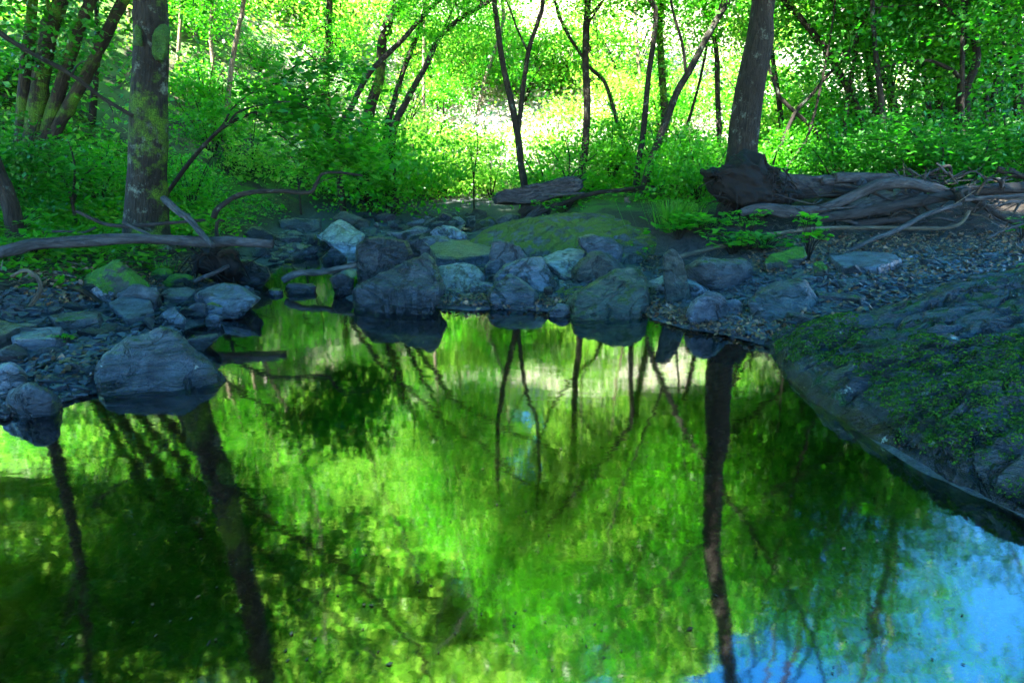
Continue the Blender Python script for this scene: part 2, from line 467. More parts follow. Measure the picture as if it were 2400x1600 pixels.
def normals_np(V, Fc):
    n = np.cross(V[Fc[:, 1]] - V[Fc[:, 0]], V[Fc[:, 2]] - V[Fc[:, 0]])
    r = np.zeros_like(V)
    for k in range(3):
        for j in range(3): r[:, j] += np.bincount(Fc[:, k], n[:, j], len(V))
    return unit(r)

def hull_np(P):
    bm = bmesh.new()
    for p in P: bm.verts.new(p)
    r = bmesh.ops.convex_hull(bm, input=bm.verts)
    bmesh.ops.delete(bm, geom=list({g for g in r['geom_interior'] if isinstance(g, bmesh.types.BMVert)} | {v for v in bm.verts if not v.link_faces}), context='VERTS')
    bmesh.ops.triangulate(bm, faces=bm.faces)
    bmesh.ops.recalc_face_normals(bm, faces=bm.faces)
    bm.verts.ensure_lookup_table()
    for i, v in enumerate(bm.verts): v.index = i
    V = np.array([v.co[:] for v in bm.verts]); Fc = np.array([[v.index for v in f.verts] for f in bm.faces])
    bm.free(); return V, Fc

def n3(V, s, seed):
    """cheap 3-D noise: three rotated 2-D value noises"""
    return (vnoise(V[:, 0] + .37 * V[:, 2], V[:, 1] - .61 * V[:, 2], s, seed) + vnoise(V[:, 1] + .53 * V[:, 0], V[:, 2] + .29 * V[:, 0], s, seed + 1)
            + vnoise(V[:, 2] - .41 * V[:, 1], V[:, 0] + .33 * V[:, 1], s, seed + 2)) / 1.8

def roughen(V, Fc, seed, size, target, soft=2, amp=1.0, layered=.6):
    g = np.random.default_rng(seed)
    lev = 0
    while lev < 6:
        el = np.linalg.norm(V[Fc[:, 0]] - V[Fc[:, 1]], axis=1).mean()
        if el < target or len(Fc) > 16000: break
        V, Fc = subdiv_np(V, Fc); lev += 1
        if lev == 3: V = V + n3(V, size * .6, seed + 30)[:, None] * normals_np(V, Fc) * .03 * size * amp; V = smooth_np(V, Fc, .5, 1 + 4 * (soft - 1))
    nn = normals_np(V, Fc)
    k = size * amp
    V = V + nn * (n3(V, size * .45, seed) * .045 * k + n3(V, size * .16, seed + 5) * .030 * k)[:, None]
    # bedding: steps cut along a tilted plane
    ax = np.array([g.normal(0, .35), g.normal(0, .35), 1.0]); ax /= np.linalg.norm(ax)
    h = V @ ax + n3(V, size * .5, seed + 8) * .05 * size
    lw = size * .085
    saw = (h / lw) % 1.0
    V = V - nn * (np.where(saw < .3, 1 - saw / .3, 0) * .026 * k * layered * np.clip(.5 + n3(V, size * .3, seed + 11), 0, 1.2))[:, None]
    V = V + nn * (n3(V, size * .06, seed + 15) * .009 * k)[:, None]
    return V, Fc

GROUPROCK = {}
rock_n = [0]
def rock(label, pts, mat='slate', D=None, T=None, cat='rock', name='boulder', soft=1, amp=1.0, layered=.7, sink=.07, lean=0.0, target=None, px_scale=1, ins=.70):
    """a stone given by its outline in photo pixels; it gets its own distance, size and thickness"""
    rock_n[0] += 1; seed = 100 + rock_n[0] * 13
    g = np.random.default_rng(seed)
    P = np.array(pts, float)
    pb = P[P[:, 1] > P[:, 1].max() - 14].mean(0)
    if D is None:
        hp = hit([pb[0]], [P[:, 1].max()])[0]
        D0 = min(float(hp[1]), gz(pb[0], P[:, 1].max(), 0.0)[1])
    else: D0 = D
    w = (P[:, 0].max() - P[:, 0].min()) * D0 / F; hh = (P[:, 1].max() - P[:, 1].min()) * D0 / F
    if T is None: T = min(.62 * w, 1.5 * hh + .3 * w)
    if D is None: D0 += T * (.26 if soft == 1 else .2)
    c = P.mean(0); out = []
    up = np.array([0, 0, 1.0])
    tx = g.uniform(-.5, .5)
    for ip, p in enumerate(P):
        v = np.array(at(p[0], p[1], D0)); low = p[1] > P[:, 1].min() + .75 * (P[:, 1].max() - P[:, 1].min())
        rel = (c[1] - p[1]) / max(P[:, 1].max() - P[:, 1].min(), 1)      # + at the top
        yo = T * (g.uniform(-.10, .10) + lean * rel)
        q = np.array(at(p[0], p[1], D0 + yo))
        out.append(q)
        if low: out.append(q - up * sink)
        for s, k in ((-1, ins), (1, .82)):
            if s < 0 and soft == 1:       # one broad leaning face under a sharp top edge
                k = .90 + g.uniform(-.04, .03); pc = c + (p - c) * k
                q = np.array(at(pc[0], pc[1], D0 + yo - T * (.08 + .52 * (.5 - rel)) + T * tx * (p[0] - c[0]) / max(np.ptp(P[:, 0]), 1)))
            else:
                pc = c + (p - c) * (k + g.uniform(-.06, .06))
                q = np.array(at(pc[0], pc[1], D0 + yo + s * T * (.5 - .12 * max(rel, 0) * 2)))
            if low: q = q - up * (sink + (.04 if s < 0 else 0))
            out.append(q)
    V, Fc = hull_np(np.array(out))
    size = max(.25, (w + hh) * .5)
    V, Fc = roughen(V, Fc, seed, size, target or max(.010, size * .022), soft, amp, layered)
    o0 = np.array([V[:, 0].mean(), V[:, 1].mean(), V[:, 2].min()])
    o = link(name, mesh_np(name, V - o0, Fc), M[mat], None, o0)
    return tag(o, label, cat)

# ---- trees
CROWN = {}
def tree_stem_to_ground(p, D):
    z = tz(p.x, p.y)
    return Vector((p.x, p.y, z - .12))

tree_n = [0]
def tree(label, D, stems, w, mat='bark_plain', top=8.5, crown=None, name='tree', cat='tree', group=None, lean_y=0.0, sides=12, flare=1.25,
         limbs=6, ivy=0, extra=None, knots=4, ground=True, taper=.45):
    """stems: lists of photo pixels from the foot up, D metres ahead; w = widths in px at foot and at the frame's top"""
    tree_n[0] += 1; sd = 900 + tree_n[0] * 7
    g = np.random.default_rng(sd)
    base = at(*stems[0][0], D); gb = tree_stem_to_ground(base, D)
    t = empty(name, (gb.x, gb.y, gb.z + .12), label, cat, group)
    mb = MB(); tops = []
    for si, s_ in enumerate(stems):
        ww = w[si] if isinstance(w[0], (tuple, list)) else w
        pts = [at(px, py, D + lean_y * (stems[0][0][1] - py) / 400) for px, py in s_]
        r0, r1 = wsize(ww[0], D) * .5, wsize(ww[1], D) * .5
        L = [0]
        for a, b in zip(pts[:-1], pts[1:]): L.append(L[-1] + (b - a).length)
        rad = [r0 + (r1 - r0) * l / max(L[-1], 1e-6) for l in L]
        if si == 0 and ground:
            if base.z > gb.z + .02:
                pts = [gb] + pts; rad = [r0 * flare * 1.08] + rad
                rad[1] = r0 * (1.0 + (flare - 1) * .25)
        lastd = (pts[-1] - pts[-2]).normalized()
        if top and pts[-1].z < top and s_[-1][1] < 70:
            p = pts[-1].copy(); r = rad[-1]; d = lastd
            n = max(2, int((top - p.z) / 1.0))
            for k in range(n):
                d = (d + Vector((g.normal(0, .10), g.normal(0, .10), .10))).normalized()
                p = p + d * ((top - pts[-1].z) / n if k == 0 else (top - p.z) / (n - k)) / max(.35, d.z)
                r = r * (1 - (1 - taper) / n)
                pts.append(p.copy()); rad.append(r)
        mb.tube(pts, rad, sides, .07, sd + si, knots=knots)
        tops.append((pts, rad))
    cl = []
    if crown:
        for (var, zc, sc, n) in crown:
            for k in range(n):
                pts, rad = tops[k % len(tops)]
                i = min(range(len(pts)), key=lambda q: abs(pts[q].z - zc))
                c = pts[i] + Vector((g.normal(0, .35), g.normal(0, .35), g.normal(0, .3)))
                c.z = zc + g.normal(0, .3)
                cl.append((var, c, sc * g.uniform(.9, 1.12)))
                for q in range(limbs):
                    a = g.uniform(0, 6.28); rr = sc * g.uniform(.9, 1.7)
                    e = c + Vector((math.cos(a) * rr, math.sin(a) * rr, g.uniform(-.2, 1.0) * sc))
                    j = max(0, i - (1 if g.random() < .6 else 0)); s0 = pts[j].lerp(pts[min(j + 1, len(pts) - 1)], g.random())
                    mid = s0.lerp(e, .5) + Vector((g.normal(0, .12), g.normal(0, .12), .18))
                    rb = rad[j] * g.uniform(.25, .45)
                    mb.tube([s0, mid, e], [rb, rb * .6, rb * .18], 6, .05, sd + 40 + q, cap=False)
    if extra: extra(mb, t)
    mb.build('trunk', M[mat], t)
    for k, (var, c, sc) in enumerate(cl):
        o = link('crown', CROWN[var], None, t, c - t.location)
        o.rotation_euler = (g.normal(0, .06), g.normal(0, .06), g.uniform(0, 6.28)); o.scale = (sc,) * 3
    if ivy:
        P = []
        for pts, rad in tops:
            for a, b, r in zip(pts[:-1], pts[1:], rad):
                if a.z > 4.5: continue
                k = int(ivy * (b - a).length)
                u = g.uniform(0, 1, k); an = g.uniform(0, 6.28, k)
                q = np.array(a)[None] + (np.array(b) - np.array(a))[None] * u[:, None]
                rr = r * g.uniform(.9, 1.9, k)
                P.append(q + np.stack([np.cos(an) * rr, np.sin(an) * rr, g.normal(0, .03, k)], 1))
        P = np.concatenate(P) - np.array(t.location)
        V, Fc = leaf_cloud(P, g, .06, .05, .3)
        link('ivy', mesh_np('ivy', V, Fc, False), M['leaf_mid'], t)
    return t

def log(label, pts, w, mat='driftwood', D=None, name='log', cat='log', group=None, sides=14, rough=.17, twigs=(), knots=5, stuck=None):
    """pts: (px, py) or (px, py, D); w: widths in px"""
    tree_n[0] += 1; sd = 3000 + tree_n[0] * 11
    q = [at(p[0], p[1], p[2] if len(p) > 2 else D) for p in pts]
    Dm = np.mean([v.y for v in q])
    rad = [wsize(x, v.y) * .5 for x, v in zip(np.interp(np.linspace(0, 1, len(q)), np.linspace(0, 1, len(w)), w), q)]
    mb = MB(); mb.tube(q, rad, sides, rough, sd, knots=knots)
    for tw in twigs:
        tq = [at(p[0], p[1], p[2] if len(p) > 2 else Dm) for p in tw[0]]
        mb.tube(tq, [wsize(tw[1], Dm) * .5, wsize(tw[1], Dm) * .2], 6, .05, sd + 3)
    o = mb.build(name, M[mat]); return tag(o, label, cat, group)
# ------------------------------------------------------------------ ground
def axis(lo, hi, c, k, n):
    a = math.asinh((lo - c) / k); b = math.asinh((hi - c) / k)
    return c + k * np.sinh(np.linspace(a, b, n))
gx = axis(-42, 42, 0, 2.2, 430); gy = axis(-5, 52, 3.2, 2.4, 430)
X, Y = np.meshgrid(gx, gy)
Z = terrain(X, Y)
nx, ny = len(gx), len(gy)
V = np.stack([X, Y, Z], -1).reshape(-1, 3)
ii = (np.arange(ny - 1)[:, None] * nx + np.arange(nx - 1)[None]).ravel()
ground_me = mesh_np('ground', V, np.stack([ii, ii + 1, ii + nx + 1, ii + nx], 1))
d_w = water_d(X, Y); hd = hill_d(X, Y); ld = left_d(X, Y); rm = right_m(X, Y)
green = np.clip(S((ld - .2) / .9) * S((Y - 3.0) / 1.2) + .9 * rm * S((Y - 6.6) / .8) + S((hd - .1) / .6), 0, 1)
clear = S((fbm(X, Y, 4.5, 21, 3) + .45 + .55 * np.exp(-((X - 4) / 4.5) ** 2)) / .3) * S((hd - .7) / .8) * np.exp(-((np.minimum(X + 1.5, 0)) / 3.0) ** 2)
stone = np.clip(1 - S(ld / .4) , 0, 1) * np.clip(1 - rm * S((Y - 4.2) / 1.2), 0, 1) * (1 - S(hd / .5))
bed = S(-d_w / .05)
for nm, a in (('green', green), ('dry', clear), ('stone', stone), ('bed', bed)):
    at_ = ground_me.attributes.new(nm, 'FLOAT', 'POINT'); at_.data.foreach_set('value', a.astype(np.float32).ravel())
m, nt = newmat('ground')
co = N(nt, 'ShaderNodeTexCoord').outputs['Object']
A = lambda n: N(nt, 'ShaderNodeAttribute', attribute_name=n).outputs['Fac']
n1 = tex(nt, co, 3, 7, .65); n2 = tex(nt, co, 24, 5, .65); n3_ = tex(nt, co, 90, 3, .6)
dirt = mixc(nt, ramp(nt, n2, .35, .7), (.007, .006, .005), (.028, .023, .018))
grav = mixc(nt, ramp(nt, n2, .3, .7), (.014, .017, .022), (.05, .06, .072))
c = mixc(nt, A('stone'), dirt, grav)
c = mixc(nt, math_(nt, 'MULTIPLY', A('green'), ramp(nt, n1, .38, .55)), c, mixc(nt, n3_, (.012, .05, .004), (.05, .13, .01)))
sunlit_rock = mixc(nt, ramp(nt, n1, .4, .65), (.24, .215, .20), (.40, .375, .375))  # pale hillside rock, with its sunlit overexposure put into the colour
c = mixc(nt, A('dry'), c, sunlit_rock)
bedc = mixc(nt, ramp(nt, n2, .3, .75), (.018, .026, .018), (.07, .085, .05))
c = mixc(nt, A('bed'), c, bedc)
p = N(nt, 'ShaderNodeBsdfPrincipled'); nt.links.new(c, p.inputs['Base Color']); p.inputs['Roughness'].default_value = .9; p.inputs['Specular IOR Level'].default_value = .2
nt.links.new(bump(nt, math_(nt, 'ADD', n2, math_(nt, 'MULTIPLY', n3_, .4)), .8, .03), p.inputs['Normal'])
finish(nt, p.outputs[0])
tag(link('ground', ground_me, m), kind='structure')

# ------------------------------------------------------------------ water
m, nt = newmat('water')
co = N(nt, 'ShaderNodeTexCoord').outputs['Object']
rip = tex(nt, co, 1, 3, .5, 0, (2.2, 5.5, 1)); rip2 = tex(nt, co, 1, 2, .5, 0, (14, 34, 1))
h = math_(nt, 'ADD', rip, math_(nt, 'MULTIPLY', rip2, .10))
nb = bump(nt, h, .03, .03)
fr = N(nt, 'ShaderNodeFresnel'); fr.inputs['IOR'].default_value = 2.55
gl = N(nt, 'ShaderNodeBsdfGlossy'); gl.inputs['Color'].default_value = (1, 1, 1, 1); gl.inputs['Roughness'].default_value = .048
nt.links.new(nb, gl.inputs['Normal']); nt.links.new(nb, fr.inputs['Normal'])
tr = N(nt, 'ShaderNodeBsdfTransparent'); tr.inputs['Color'].default_value = (.26, .46, .26, 1)
mx = N(nt, 'ShaderNodeMixShader'); nt.links.new(fr.outputs[0], mx.inputs[0]); nt.links.new(tr.outputs[0], mx.inputs[1]); nt.links.new(gl.outputs[0], mx.inputs[2])
finish(nt, mx.outputs[0])
wx = np.linspace(-9, 7, 3); wy = np.linspace(-4.5, 7.4, 3); WX, WY = np.meshgrid(wx, wy)
ii = np.array([0, 1, 3, 4])
tag(link('water', mesh_np('water', np.stack([WX, WY, WX * 0], -1).reshape(-1, 3), np.stack([ii, ii + 1, ii + 4, ii + 3], 1)), m), kind='structure')

WX, WY = np.meshgrid(np.linspace(-1.7, .5, 3), np.linspace(8.15, 10.4, 3))
tag(link('water', mesh_np('water', np.stack([WX, WY, WX * 0 + .165], -1).reshape(-1, 3), np.stack([ii, ii + 1, ii + 4, ii + 3], 1)), m), kind='structure')

# ------------------------------------------------------------------ crowns
ML, MD, MG = M['leaf_mid'], M['leaf_dark'], M['leaf_light']
CROWN['a'] = crown_mesh('crown', 1, 1.9, 1.9, 85, 62, .098, .06, ML)
CROWN['b'] = crown_mesh('crown', 2, 1.6, 2.3, 85, 75, .084, .052, ML)
CROWN['c'] = crown_mesh('crown', 3, 2.1, 1.6, 85, 72, .088, .055, MG)
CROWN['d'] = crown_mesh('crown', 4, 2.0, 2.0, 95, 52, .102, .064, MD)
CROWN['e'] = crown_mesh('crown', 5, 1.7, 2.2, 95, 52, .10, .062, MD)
CROWN['o'] = crown_mesh('crown', 6, 3.3, 1.7, 150, 85, .17, .11, ML, .6, .14)
CROWN['p'] = crown_mesh('crown', 7, 3.0, 2.0, 150, 85, .17, .11, MG, .6, .14)
CROWN['w'] = crown_mesh('crown', 12, 3.2, 3.4, 120, 70, .36, .24, MG, .75, .2, .2, .2)
CROWN['s'] = crown_mesh('crown', 8, .75, .55, 44, 80, .052, .034, ML, .20, .06, .2, .2)
CROWN['t'] = crown_mesh('crown', 9, .8, .6, 44, 80, .054, .035, MD, .20, .06, .2, .2)
CROWN['u'] = crown_mesh('crown', 10, .8, .65, 44, 80, .05, .033, MG, .20, .06, .2, .2)
def flat_slab(label, pts, th, mat, tilt=0.0, name='slate_slab'):
    """a slab lying on the ground under its outline in photo pixels"""
    rock_n[0] += 1; seed = 100 + rock_n[0] * 13; g = np.random.default_rng(seed)
    h_ = hit(*np.array(pts, float).T); c = h_.mean(0)
    top = []
    for p in h_:
        q = p.copy(); q[2] = c[2] + (p[2] - c[2]) * .4 + th + (p[1] - c[1]) * tilt
        b = c + (p - c) * 1.04; b[2] = min(p[2], c[2]) - .06; q[:2] += g.normal(0, .006, 2)
        top += [q, b]
    V, Fc = hull_np(np.array(top)); size = max(.2, np.ptp(h_[:, 0]) * .5)
    V, Fc = roughen(V, Fc, seed, size, max(.009, size * .025), 1, .5, .8)
    o0 = np.array([V[:, 0].mean(), V[:, 1].mean(), V[:, 2].min()])
    return tag(link(name, mesh_np(name, V - o0, Fc), M[mat], None, o0), label, 'rock')

# ------------------------------------------------------------------ stones, from the pool edge back
rock('big angular dark slate boulder rising from the far pool edge with a mirrored tip', [(818, 680), (832, 722), (1000, 590), (1014, 600), (1045, 680), (1012, 712), (934, 724)], 'slate_dark', lean=.35, T=.42)
rock('craggy black boulder with a flat top behind the big angular one', [(832, 572), (857, 555), (883, 550), (959, 560), (972, 595), (920, 650), (842, 664), (839, 626), (830, 590)], 'slate_dark', D=4.35, layered=1.3)
rock('narrow dark stone leaning on the back of the craggy black boulder', [(955, 562), (985, 558), (1011, 578), (1015, 612), (985, 640), (962, 620)], 'slate_dark', D=4.55)
rock('large pale blue tilted slab in the scree beside the shallow channel', [(737, 552), (796, 519), (819, 527), (857, 550), (846, 576), (832, 596), (808, 590), (760, 566)], 'slate_light', lean=1.0, T=.5)
rock('square dark block lying at the foot of the green slope', [(651, 516), (663, 513), (750, 515), (753, 536), (679, 542), (658, 540)], 'slate_dark', layered=1.2)
rock('brown wedge boulder below the green slope behind the pale tilted slab', [(778, 513), (798, 496), (821, 497), (867, 519), (869, 531), (832, 532)], 'stone_brown')
rock('rounded dark stone with a green edge just past the end of the long log', [(569, 546), (590, 531), (612, 532), (645, 552), (636, 566), (600, 563)], 'slate_dark')
flat_slab('flat grey slate with a pointed end by the channel bank', [(668, 583), (689, 579), (734, 594), (725, 600), (679, 600)], 0.05, 'slate', 0.0)
rock('dark triangular stone standing at the shallow channel', [(753, 605), (776, 580), (788, 580), (812, 599), (812, 614), (757, 614)], 'slate_dark')
rock('smooth grey dome of stone beside the small far pool', [(1010, 545), (1038, 530), (1064, 532), (1095, 552), (1098, 565), (1023, 564)], 'slate_light')
rock('low dark stone in front of the smooth grey dome', [(975, 564), (1000, 553), (1050, 555), (1063, 571), (1040, 580), (985, 578)], 'slate')
flat_slab('wide cracked bedrock bench behind the front boulders', [(1005, 596), (1022, 577), (1100, 574), (1150, 590), (1155, 616), (1080, 626), (1020, 622)], 0.08, 'slate', 0.0)
rock('pale blue slab wedged behind the big angular boulder', [(1025, 626), (1077, 617), (1107, 624), (1135, 646), (1129, 664), (1084, 672), (1044, 668)], 'slate_light', lean=.9, T=.35)
rock('small pale slab tucked between pale blue slab and cracked pyramid stone', [(1098, 672), (1120, 655), (1160, 660), (1152, 682), (1106, 684)], 'slate_light', lean=.8)
rock('blocky mossy stone with a flat top on the bedrock bench', [(1145, 595), (1156, 567), (1166, 564), (1219, 577), (1239, 606), (1200, 628), (1150, 616)], 'slate_moss', D=4.75)
rock('small round grey stone below the blocky mossy stone', [(1131, 630), (1143, 609), (1168, 607), (1178, 625), (1155, 645), (1134, 645)], 'slate', soft=3, layered=.2)
rock('big blue slate boulder in the middle of the far shore', [(1150, 650), (1184, 624), (1245, 605), (1266, 606), (1284, 634), (1305, 676), (1293, 695), (1250, 695), (1160, 680)], 'slate', D=4.2, lean=.3)
rock('cracked blue pyramid stone at the waterline mid shore', [(1142, 682), (1163, 657), (1194, 640), (1203, 643), (1230, 662), (1262, 688), (1255, 707), (1217, 713), (1176, 712), (1145, 703)], 'slate', lean=.3, T=.3)
rock('pale speckled slab sloping down behind the round dark boulder', [(1266, 606), (1332, 580), (1380, 584), (1370, 606), (1335, 636), (1283, 622)], 'slate_light', lean=1.0, T=.5)
rock('round dark boulder upper right of the big blue slate one', [(1332, 632), (1357, 606), (1388, 583), (1413, 584), (1449, 605), (1470, 632), (1440, 660), (1383, 670), (1339, 650)], 'stone_brown', D=4.45, soft=2)
rock('flat pointed grey slab at the foot of the mossy rock hump', [(1355, 556), (1383, 548), (1429, 556), (1461, 577), (1457, 593), (1400, 592), (1357, 572)], 'slate', D=4.9, layered=1.2)
rock('sloping grey stone right of the flat pointed slab', [(1438, 553), (1462, 548), (1490, 564), (1508, 584), (1492, 598), (1455, 594)], 'slate')
rock('dark brown boulder with wavy grain at the right of the far shore', [(1330, 712), (1344, 690), (1413, 648), (1459, 630), (1500, 633), (1519, 657), (1520, 690), (1500, 726), (1408, 736), (1335, 734)], 'stone_olive', lean=.25, T=.5, layered=1.3)
rock('yellow mossed stone beside the dark wavy grained boulder', [(1294, 684), (1321, 667), (1367, 668), (1374, 676), (1345, 720), (1300, 712)], 'stone_yellow', D=3.98, lean=.5)
rock('low blue toe of rock dipping into the pool mid shore', [(1285, 730), (1310, 715), (1330, 718), (1336, 738), (1295, 741)], 'slate', lean=.5)
rock('upright finger of dark stone standing alone on the right shore', [(1551, 632), (1554, 592), (1577, 581), (1592, 591), (1611, 645), (1625, 690), (1616, 712), (1560, 716), (1553, 680)], 'stone_olive', D=3.7, T=.14)
rock('long loaf shaped grey stone with a seam of moss', [(1600, 622), (1653, 604), (1699, 609), (1745, 606), (1767, 622), (1766, 652), (1690, 672), (1615, 655)], 'slate_moss', soft=3)
rock('round blue stone in the leaf litter beside the stone finger', [(1613, 712), (1653, 682), (1688, 687), (1709, 718), (1703, 747), (1634, 754), (1611, 742)], 'slate', soft=3, layered=1.0)
rock('pale smooth slab lying behind the stone finger', [(1512, 660), (1554, 646), (1615, 654), (1668, 674), (1694, 696), (1640, 712), (1530, 716)], 'slate_light', T=.5, D=4.05, soft=2)
rock('split wedge rock with a smooth grey face on the right gravel', [(1750, 706), (1768, 680), (1833, 660), (1867, 653), (1887, 659), (1922, 716), (1883, 726), (1837, 722), (1766, 720)], 'slate_moss', lean=.5)
rock('small square grey slate block beside the round blue stone', [(1690, 706), (1730, 700), (1742, 714), (1727, 737), (1702, 730)], 'slate')
rock('flat pointed slate lying on the brown leaves', [(1757, 742), (1791, 716), (1848, 744), (1836, 755), (1785, 757)], 'slate', D=3.2, lean=.6)
flat_slab('long thin dark slate lying on the right gravel', [(1906, 690), (1940, 692), (2025, 709), (2014, 721), (1915, 704)], 0.035, 'slate_dark', 0.0)
flat_slab('thin slate shard near the tip of the mossy ledge', [(1845, 751), (1880, 751), (1908, 760), (1900, 768), (1850, 760)], 0.05, 'slate_dark', 0.0)
rock('mossy sided stone under the green seedlings on the right', [(1789, 618), (1806, 597), (1883, 578), (1892, 603), (1833, 624), (1798, 632)], 'stone_moss')
rock('small round moss ball stone beside the flat bare slab', [(1902, 636), (1906, 615), (1925, 612), (1939, 634), (1932, 650), (1906, 650)], 'stone_moss', soft=3, layered=.2)
flat_slab('flat bare grey slab set level in the right hand litter', [(1940, 612), (1990, 594), (2090, 597), (2112, 622), (2060, 643), (1975, 643)], 0.04, 'slate', 0.0)
rock('rounded moss topped stone on the right gravel near the frame edge', [(2370, 624), (2385, 611), (2420, 614), (2425, 640), (2378, 638)], 'stone_moss', soft=3)
# left bank
rock('biggest smooth boulder at the near left with a tail sloping into the pool', [(218, 866), (237, 829), (306, 790), (363, 776), (404, 778), (428, 794), (455, 829), (548, 892), (440, 902), (290, 916), (252, 914), (228, 894)], 'slate_boulder', D=2.33, lean=.35, layered=.5, T=.36, target=.009)
rock('round wet stone half in the water at the near left edge', [(11, 944), (23, 920), (69, 901), (111, 905), (147, 930), (120, 948), (20, 960)], 'slate_dark', D=1.95, T=.16, soft=3, layered=.3)
rock('dark egg shaped stone between the wet stone and the biggest boulder', [(120, 884), (142, 856), (184, 858), (212, 882), (212, 915), (153, 926), (126, 908)], 'slate_dark', D=2.28, soft=3, layered=.2)
rock('smooth grey stone cut by the left frame edge above the wet stone', [(-30, 860), (23, 845), (50, 858), (67, 880), (40, 910), (-30, 915)], 'slate_light', soft=3, layered=.2)
flat_slab('long thick slate plank lying level on the left rubble', [(22, 810), (46, 800), (145, 795), (151, 808), (128, 823), (44, 828)], 0.06, 'slate', 0.0)
flat_slab('dark slab at the left frame edge above the slate plank', [(-30, 766), (38, 782), (105, 791), (25, 808), (-30, 820)], 0.06, 'slate_dark', 0.0)
flat_slab('low mossy slate bench behind the biggest boulder', [(124, 760), (150, 755), (245, 755), (240, 774), (130, 780)], 0.06, 'slate_moss', 0.0)
rock('light blue stone in front of the bright moss mound', [(201, 686), (230, 661), (264, 669), (274, 684), (240, 702)], 'slate_light')
rock('olive stone flecked with yellow moss on the left bank', [(273, 690), (317, 667), (371, 671), (381, 687), (335, 720), (296, 712)], 'slate_moss')
flat_slab('flat slate shelf right of the olive stone', [(381, 699), (400, 692), (451, 693), (465, 701), (440, 712), (386, 708)], 0.05, 'slate', 0.1)
rock('long wet wedge of slate dipping into the pool on the left', [(452, 692), (490, 668), (524, 659), (574, 675), (616, 700), (566, 710), (470, 724)], 'slate', lean=.5, T=.4, layered=1.2)
rock('blue slab leaning under the dead root clump', [(538, 612), (590, 611), (629, 630), (637, 647), (592, 670), (565, 656)], 'slate_dark', lean=.4)
flat_slab('broad slate at the left pool edge below the olive stone', [(257, 732), (291, 721), (356, 732), (364, 752), (300, 764)], 0.06, 'slate', 0.15)
rock('tilted blue slate by the pool left of the small lichen stone', [(361, 745), (405, 715), (438, 745), (421, 762), (367, 762)], 'slate', lean=.5)
rock('small dark cube of stone at the left water edge', [(438, 727), (459, 711), (478, 713), (480, 735), (444, 741)], 'slate_dark', soft=1)
rock('small yellow lichen stone at the left water edge', [(476, 718), (500, 711), (528, 717), (531, 736), (497, 744)], 'stone_yellow', D=3.42)
rock('pointed blue stone sticking out of the water left of the mirror', [(476, 752), (493, 734), (524, 745), (500, 765)], 'slate')
rock('thin floating blade of slate beside the biggest boulder', [(423, 797), (460, 788), (511, 782), (511, 790), (448, 816)], 'slate_dark', sink=.04)
rock('bright green moss mound on the left bank', [(174, 668), (214, 637), (275, 605), (297, 622), (360, 662), (268, 680)], 'stone_moss', soft=3, layered=.1)
rock('low moss cushion stone right of the bright moss mound', [(369, 664), (421, 640), (455, 644), (453, 668), (400, 674)], 'stone_moss', soft=3, layered=.1)
rock('small moss pillow behind the low moss cushion stone', [(340, 645), (370, 630), (400, 633), (405, 648), (370, 655)], 'stone_moss', soft=3, layered=.1)
rock('little moss topped stone in the shallow channel', [(626, 682), (640, 672), (657, 671), (669, 684), (650, 690)], 'stone_yellow', soft=3, layered=.2)
rock('wet black lump under the mossy stick in the channel', [(660, 684), (676, 664), (735, 662), (745, 672), (730, 682)], 'slate_dark', D=4.3)
rock('dark wet stone propping up the mossy stick', [(766, 655), (775, 645), (798, 637), (836, 651), (832, 674), (788, 680)], 'slate_dark', D=4.25, soft=3, layered=.3)
# far pool
rock('low grey stone on the left rim of the far pool', [(1020, 526), (1038, 511), (1077, 506), (1096, 521), (1080, 528)], 'slate_light')
rock('pale flat stone behind the far pool', [(1090, 511), (1100, 506), (1120, 503), (1124, 515), (1098, 519)], 'slate_light')
rock('small dark stone standing in the far pool', [(1096, 524), (1110, 515), (1123, 526), (1116, 531)], 'slate')
rock('olive rounded stone on the right rim of the far pool', [(1112, 518), (1153, 506), (1178, 529), (1130, 531)], 'stone_yellow', soft=3)
rock('mossy boulder under the overhanging slab log', [(1161, 516), (1184, 501), (1217, 505), (1224, 526), (1179, 530)], 'slate_moss')
rock('brown boulder at the foot of the bright bush beyond the far pool', [(1095, 502), (1112, 488), (1140, 494), (1143, 508), (1112, 510)], 'stone_brown')

# the mossy hump of bedrock and the ledge beside the pool are height fields of their own
def patch(name, label, cat, xs, ys, fz, mat, extra=None):
    Xp, Yp = np.meshgrid(xs, ys); Zp = fz(Xp, Yp)
    o0 = np.array([Xp.mean(), Yp.mean(), Zp.min()])
    n = len(xs)
    ii = (np.arange(len(ys) - 1)[:, None] * n + np.arange(n - 1)[None]).ravel()
    V = np.stack([Xp, Yp, Zp], -1).reshape(-1, 3)
    keep = (Zp - np.minimum(terrain(Xp, Yp), 9)).ravel() > -.12
    q = np.stack([ii, ii + 1, ii + n + 1, ii + n], 1); q = q[keep[q].any(1)]
    return tag(link(name, mesh_np(name, V - o0, q), M[mat], None, o0), label, cat)

